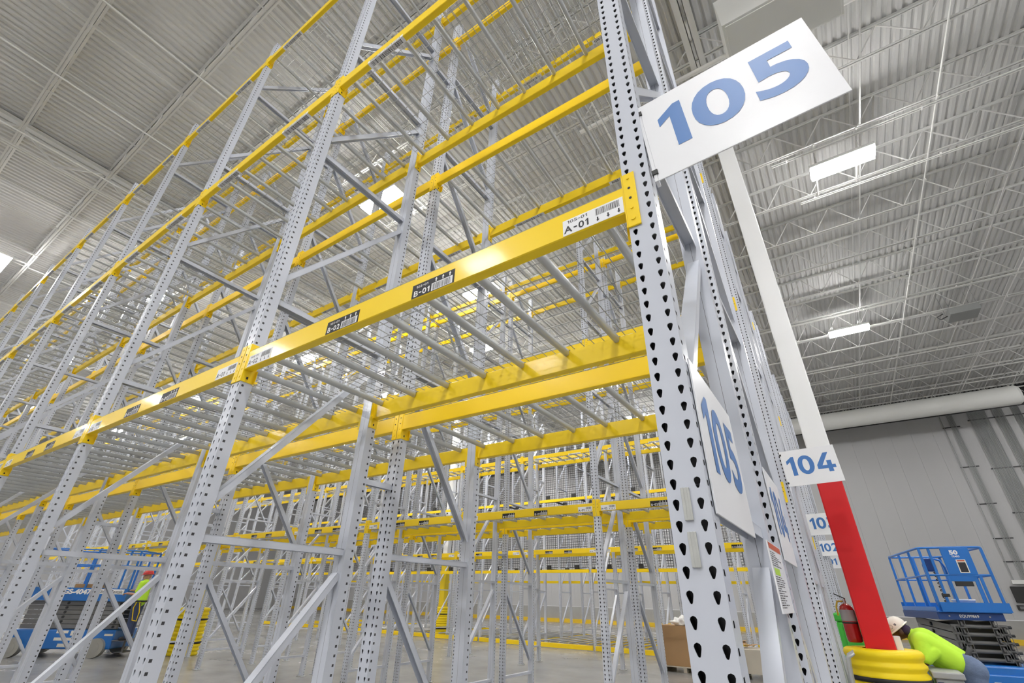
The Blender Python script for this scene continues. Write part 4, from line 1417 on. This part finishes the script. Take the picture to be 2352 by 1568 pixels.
def worker_right():
    # bends forward towards -x over the grey bin; his left side faces the aisle
    t = thing('person', 'worker in lime shirt, jeans and white hard hat leaning over the grey bin', 'person', (1.25, 7.7, 0))
    def P(x, y, z):
        return (x - 1.25, y - 7.7, z)
    hipL, hipR = P(1.24, 7.59, 1.0), P(1.24, 7.79, 1.0)
    neck, head = P(0.77, 7.68, 1.37), P(0.645, 7.66, 1.415)
    shL, shR = P(0.83, 7.49, 1.31), P(0.83, 7.87, 1.31)
    elL, elR = P(0.80, 7.41, 1.095), P(0.78, 7.95, 1.095)
    wrL, wrR = P(0.62, 7.58, 1.075), P(0.60, 7.78, 1.075)
    knL, knR = P(1.22, 7.58, 0.53), P(1.27, 7.81, 0.53)
    anL, anR = P(1.30, 7.57, 0.10), P(1.33, 7.83, 0.10)
    Vn = Vector
    body = [(hipL, knL, 0.085, 0.058), (hipR, knR, 0.085, 0.058), (knL, anL, 0.056, 0.038), (knR, anR, 0.056, 0.038),
            (P(1.2, 7.69, 1.04), P(0.86, 7.68, 1.30), 0.14, 0.15), (neck, P(0.72, 7.67, 1.385), 0.062, 0.055),
            (P(0.83, 7.55, 1.30), P(0.83, 7.81, 1.30), 0.09, 0.09),
            (shL, elL, 0.052, 0.043), (shR, elR, 0.052, 0.043), (elL, wrL, 0.042, 0.029), (elR, wrR, 0.042, 0.029),
            (head, (0.098, 0.078, 0.10)), (P(0.605, 7.66, 1.365), (0.066, 0.062, 0.07)),
            (P(0.552, 7.66, 1.37), P(0.535, 7.66, 1.352), 0.013, 0.016),            # nose
            (P(0.565, 7.66, 1.322), (0.018, 0.03, 0.008)),                            # lips
            (P(0.655, 7.578, 1.395), (0.028, 0.012, 0.034)), (P(0.655, 7.742, 1.395), (0.028, 0.012, 0.034))]
    body += hand(wrL, (-0.9, 0.35, 0), 1, (0, 0, 1)) + hand(wrR, (-0.9, -0.35, 0), -1, (0, 0, 1))
    b = ob('body', blob(body, 0.009, 'body', M['skin_dark'], 3), t)
    ey = MB()
    for s in (-1, 1):
        ey.lathe([(0.0, 0.011), (0.008, 0.008), (0.011, 0.0), (0.008, -0.008), (0.0, -0.011)], 10, P(0.556, 7.66 + s * 0.032, 1.392))
    ob('eyes', ey.mesh('eyes', M['label_white']), t)
    shirt = [(P(1.16, 7.69, 1.09), P(0.88, 7.68, 1.285), 0.155, 0.172), (P(1.12, 7.60, 1.10), P(0.88, 7.56, 1.27), 0.125, 0.13), (P(1.12, 7.78, 1.10), P(0.88, 7.80, 1.27), 0.125, 0.13),
             (P(1.06, 7.69, 1.08), P(0.9, 7.68, 1.2), 0.15, 0.13),
             (P(0.84, 7.52, 1.295), P(0.84, 7.84, 1.295), 0.115, 0.115), (P(0.80, 7.68, 1.345), P(0.755, 7.68, 1.375), 0.09, 0.072),
             (shL, P(0.81, 7.425, 1.14), 0.092, 0.082), (shR, P(0.79, 7.935, 1.14), 0.092, 0.082), (P(0.93, 7.46, 1.2), P(0.83, 7.42, 1.15), 0.06, 0.07)]
    ob('shirt', blob(shirt, 0.011, 'shirt', M['hivis'], 5), t)
    jeans = [(P(1.235, 7.60, 1.02), P(1.22, 7.58, 0.53), 0.128, 0.088), (P(1.235, 7.78, 1.02), P(1.27, 7.81, 0.53), 0.128, 0.088), (P(1.25, 7.60, 1.03), P(1.25, 7.78, 1.03), 0.14, 0.14),
             (P(1.22, 7.6, 1.09), P(1.22, 7.78, 1.09), 0.11, 0.11), (P(1.22, 7.58, 0.53), P(1.30, 7.57, 0.12), 0.088, 0.07), (P(1.27, 7.81, 0.53), P(1.33, 7.83, 0.12), 0.088, 0.07)]
    jn = ob('jeans', blob(jeans, 0.012, 'jeans', M['denim'], 5), t)
    ax = (Vn(P(0.86, 7.68, 1.30)) - Vn(P(1.2, 7.69, 1.04))).normalized()
    q = ax.to_track_quat('Z', 'Y')
    bl = MB().lathe([(1.0, -0.02), (1.03, -0.016), (1.03, 0.016), (1.0, 0.02)], 32)
    bl.v = [(x * 0.150, y * 0.206, z * 1.3) for x, y, z in bl.v]
    bo = ob('belt', bl.mesh('belt', M['leather']), t, P(1.178, 7.69, 1.098))
    bo.rotation_mode = 'QUATERNION'
    bo.rotation_quaternion = q
    for s in (0, 1):
        bt = blob([(P(1.30 + 0.03 * s, 7.57 + 0.26 * s, 0.07), P(1.16 + 0.03 * s, 7.57 + 0.26 * s, 0.045), 0.055, 0.045), (P(1.31 + 0.03 * s, 7.57 + 0.26 * s, 0.13), P(1.31 + 0.03 * s, 7.57 + 0.26 * s, 0.06), 0.058, 0.05)], 0.01, 'boot', M['leather'], 3)
        ob('boot', bt, t)
    # hair at the back of the head, hard hat tipped forward
    ob('hair', blob([(P(0.70, 7.66, 1.425), (0.07, 0.085, 0.075)), (P(0.745, 7.665, 1.44), (0.035, 0.05, 0.04))], 0.01, 'hair', M['hair'], 3), t)
    hh = MB().lathe([(0.122, 0.0), (0.128, 0.012), (0.125, 0.05), (0.112, 0.09), (0.083, 0.122), (0.045, 0.139), (0.0, 0.145)], 28)
    hh.lathe([(0.122, 0.0), (0.147, -0.004), (0.149, 0.004), (0.126, 0.014)], 28)
    hh.v = [((x * 1.12 if x > 0 else x * 1.06) * (1.22 if (x < -0.125) else 1.0), y * 0.92, z) for x, y, z in hh.v]
    hm = hh.mesh('hard_hat', M['hat'])
    ho = ob('hard_hat', hm, t, P(0.628, 7.66, 1.425), rot=(0, -0.62, 0))
    em = MB().lathe([(0.021, 0.0), (0.025, 0.0)], 16)
    em.quad((0.05, 0.004, 0), (0.075, 0.004, 0), (0.075, -0.022, 0), (0.05, -0.022, 0))
    e2 = em.mesh('hat_stickers', M['arm_grey'])
    ob('hat_stickers', e2, ho, (-0.04, -0.112, 0.062), rot=(1.28, 0, 0))
    return t
worker_right()

def worker_left():
    # stands on the step at the right end of the lowered lift, facing it
    rz = math.radians(42)
    t = thing('person', 'worker in lime shirt, red hard hat and yellow harness on the left lift', 'person', (-17.33, 5.62, 0.42), rz)
    body = [((0, -0.09, 0.9), (0.02, -0.1, 0.48), 0.085, 0.058), ((0, 0.09, 0.9), (0.0, 0.1, 0.48), 0.085, 0.058), ((0.02, -0.1, 0.48), (0.04, -0.1, 0.09), 0.055, 0.038), ((0.0, 0.1, 0.48), (0.02, 0.1, 0.09), 0.055, 0.038),
            ((0, 0, 0.95), (0, 0, 1.38), 0.13, 0.14), ((0, 0, 1.42), (-0.02, 0, 1.52), 0.06, 0.056), ((0, -0.18, 1.42), (-0.02, -0.25, 1.14), 0.05, 0.042), ((0, 0.18, 1.42), (-0.1, 0.24, 1.18), 0.05, 0.042),
            ((-0.02, -0.25, 1.14), (-0.26, -0.2, 1.16), 0.04, 0.029), ((-0.1, 0.24, 1.18), (-0.33, 0.16, 1.24), 0.04, 0.029), ((-0.02, 0, 1.63), (0.098, 0.078, 0.115)), ((-0.06, 0, 1.57), (0.06, 0.06, 0.065)),
            ((-0.118, 0, 1.62), (-0.135, 0, 1.595), 0.012, 0.015), ((-0.115, 0, 1.56), (0.012, 0.028, 0.008)), ((-0.01, -0.08, 1.61), (0.026, 0.011, 0.032)), ((-0.01, 0.08, 1.61), (0.026, 0.011, 0.032))]
    body += hand((-0.26, -0.2, 1.16), (-1, 0.1, 0), 1, (0, 0, 1)) + hand((-0.33, 0.16, 1.24), (-1, -0.1, 0), -1, (0, 0, 1))
    ob('body', blob(body, 0.010, 'body', M['skin_light'], 3), t)
    ey = MB()
    for s in (-1, 1):
        ey.lathe([(0.0, 0.011), (0.008, 0.008), (0.011, 0.0), (0.008, -0.008), (0.0, -0.011)], 10, (-0.107, s * 0.034, 1.635))
    ob('eyes', ey.mesh('eyes', M['label_white']), t)
    shirt = [((0, 0, 0.98), (0, 0, 1.36), 0.165, 0.16), ((0, -0.08, 1.0), (0, -0.1, 1.36), 0.14, 0.12), ((0, 0.08, 1.0), (0, 0.1, 1.36), 0.14, 0.12), ((0, -0.13, 1.4), (0, 0.13, 1.4), 0.09, 0.09), ((-0.005, 0, 1.42), (-0.015, 0, 1.49), 0.085, 0.07),
             ((0, -0.18, 1.42), (-0.015, -0.235, 1.22), 0.085, 0.075), ((0, 0.18, 1.42), (-0.07, 0.225, 1.25), 0.085, 0.075)]
    ob('shirt', blob(shirt, 0.012, 'shirt', M['hivis'], 5), t)
    jeans = [((0, -0.085, 0.93), (0.02, -0.1, 0.48), 0.12, 0.085), ((0, 0.085, 0.93), (0.0, 0.1, 0.48), 0.12, 0.085), ((0, -0.05, 0.95), (0, 0.05, 0.95), 0.13, 0.13), ((0.02, -0.1, 0.48), (0.04, -0.1, 0.1), 0.085, 0.07), ((0, 0.1, 0.48), (0.02, 0.1, 0.1), 0.085, 0.07)]
    ob('jeans', blob(jeans, 0.013, 'jeans', mat('navy_denim', (0.05, 0.07, 0.14), 0.9), 4), t)
    for s in (-1, 1):
        ob('boot', blob([((0.04, s * 0.1, 0.07), (-0.1, s * 0.1, 0.045), 0.055, 0.044), ((0.04, s * 0.1, 0.13), (0.04, s * 0.1, 0.06), 0.056, 0.05)], 0.011, 'boot', M['leather'], 3), t)
    hh = MB().lathe([(0.122, 0.0), (0.128, 0.012), (0.122, 0.05), (0.108, 0.085), (0.08, 0.112), (0.043, 0.126), (0.0, 0.13)], 24)
    hh.lathe([(0.122, 0.0), (0.15, -0.004), (0.152, 0.004), (0.126, 0.014)], 24)
    hh.v = [(x * (1.1 if x > -0.125 else 1.3), y * 0.92, z) for x, y, z in hh.v]
    ob('hard_hat', hh.mesh('hard_hat', M['hat_red']), t, (-0.02, 0, 1.665), rot=(0, -0.12, 0))
    ob('beard', blob([((-0.075, 0, 1.545), (0.045, 0.055, 0.045))], 0.01, 'beard', mat('grey_beard', (0.4, 0.38, 0.35), 0.9), 2), t)
    bl = MB().lathe([(1.0, -0.025), (1.03, -0.02), (1.03, 0.02), (1.0, 0.025)], 28)
    bl.v = [(x * 0.172, y * 0.222, z) for x, y, z in bl.v]
    ob('tool_belt', bl.mesh('tool_belt', M['leather']), t, (0, 0, 0.97))
    hs = MB().path([(0.1, -0.17, 0.96), (0.2, -0.2, 0.7), (0.18, -0.16, 0.48), (0.08, -0.19, 0.5), (0.02, -0.225, 0.8), (0.05, -0.225, 0.95)], 0.014)
    ob('harness_strap', hs.mesh('harness_strap', M['orange_strap']), t)
    return t
worker_left()
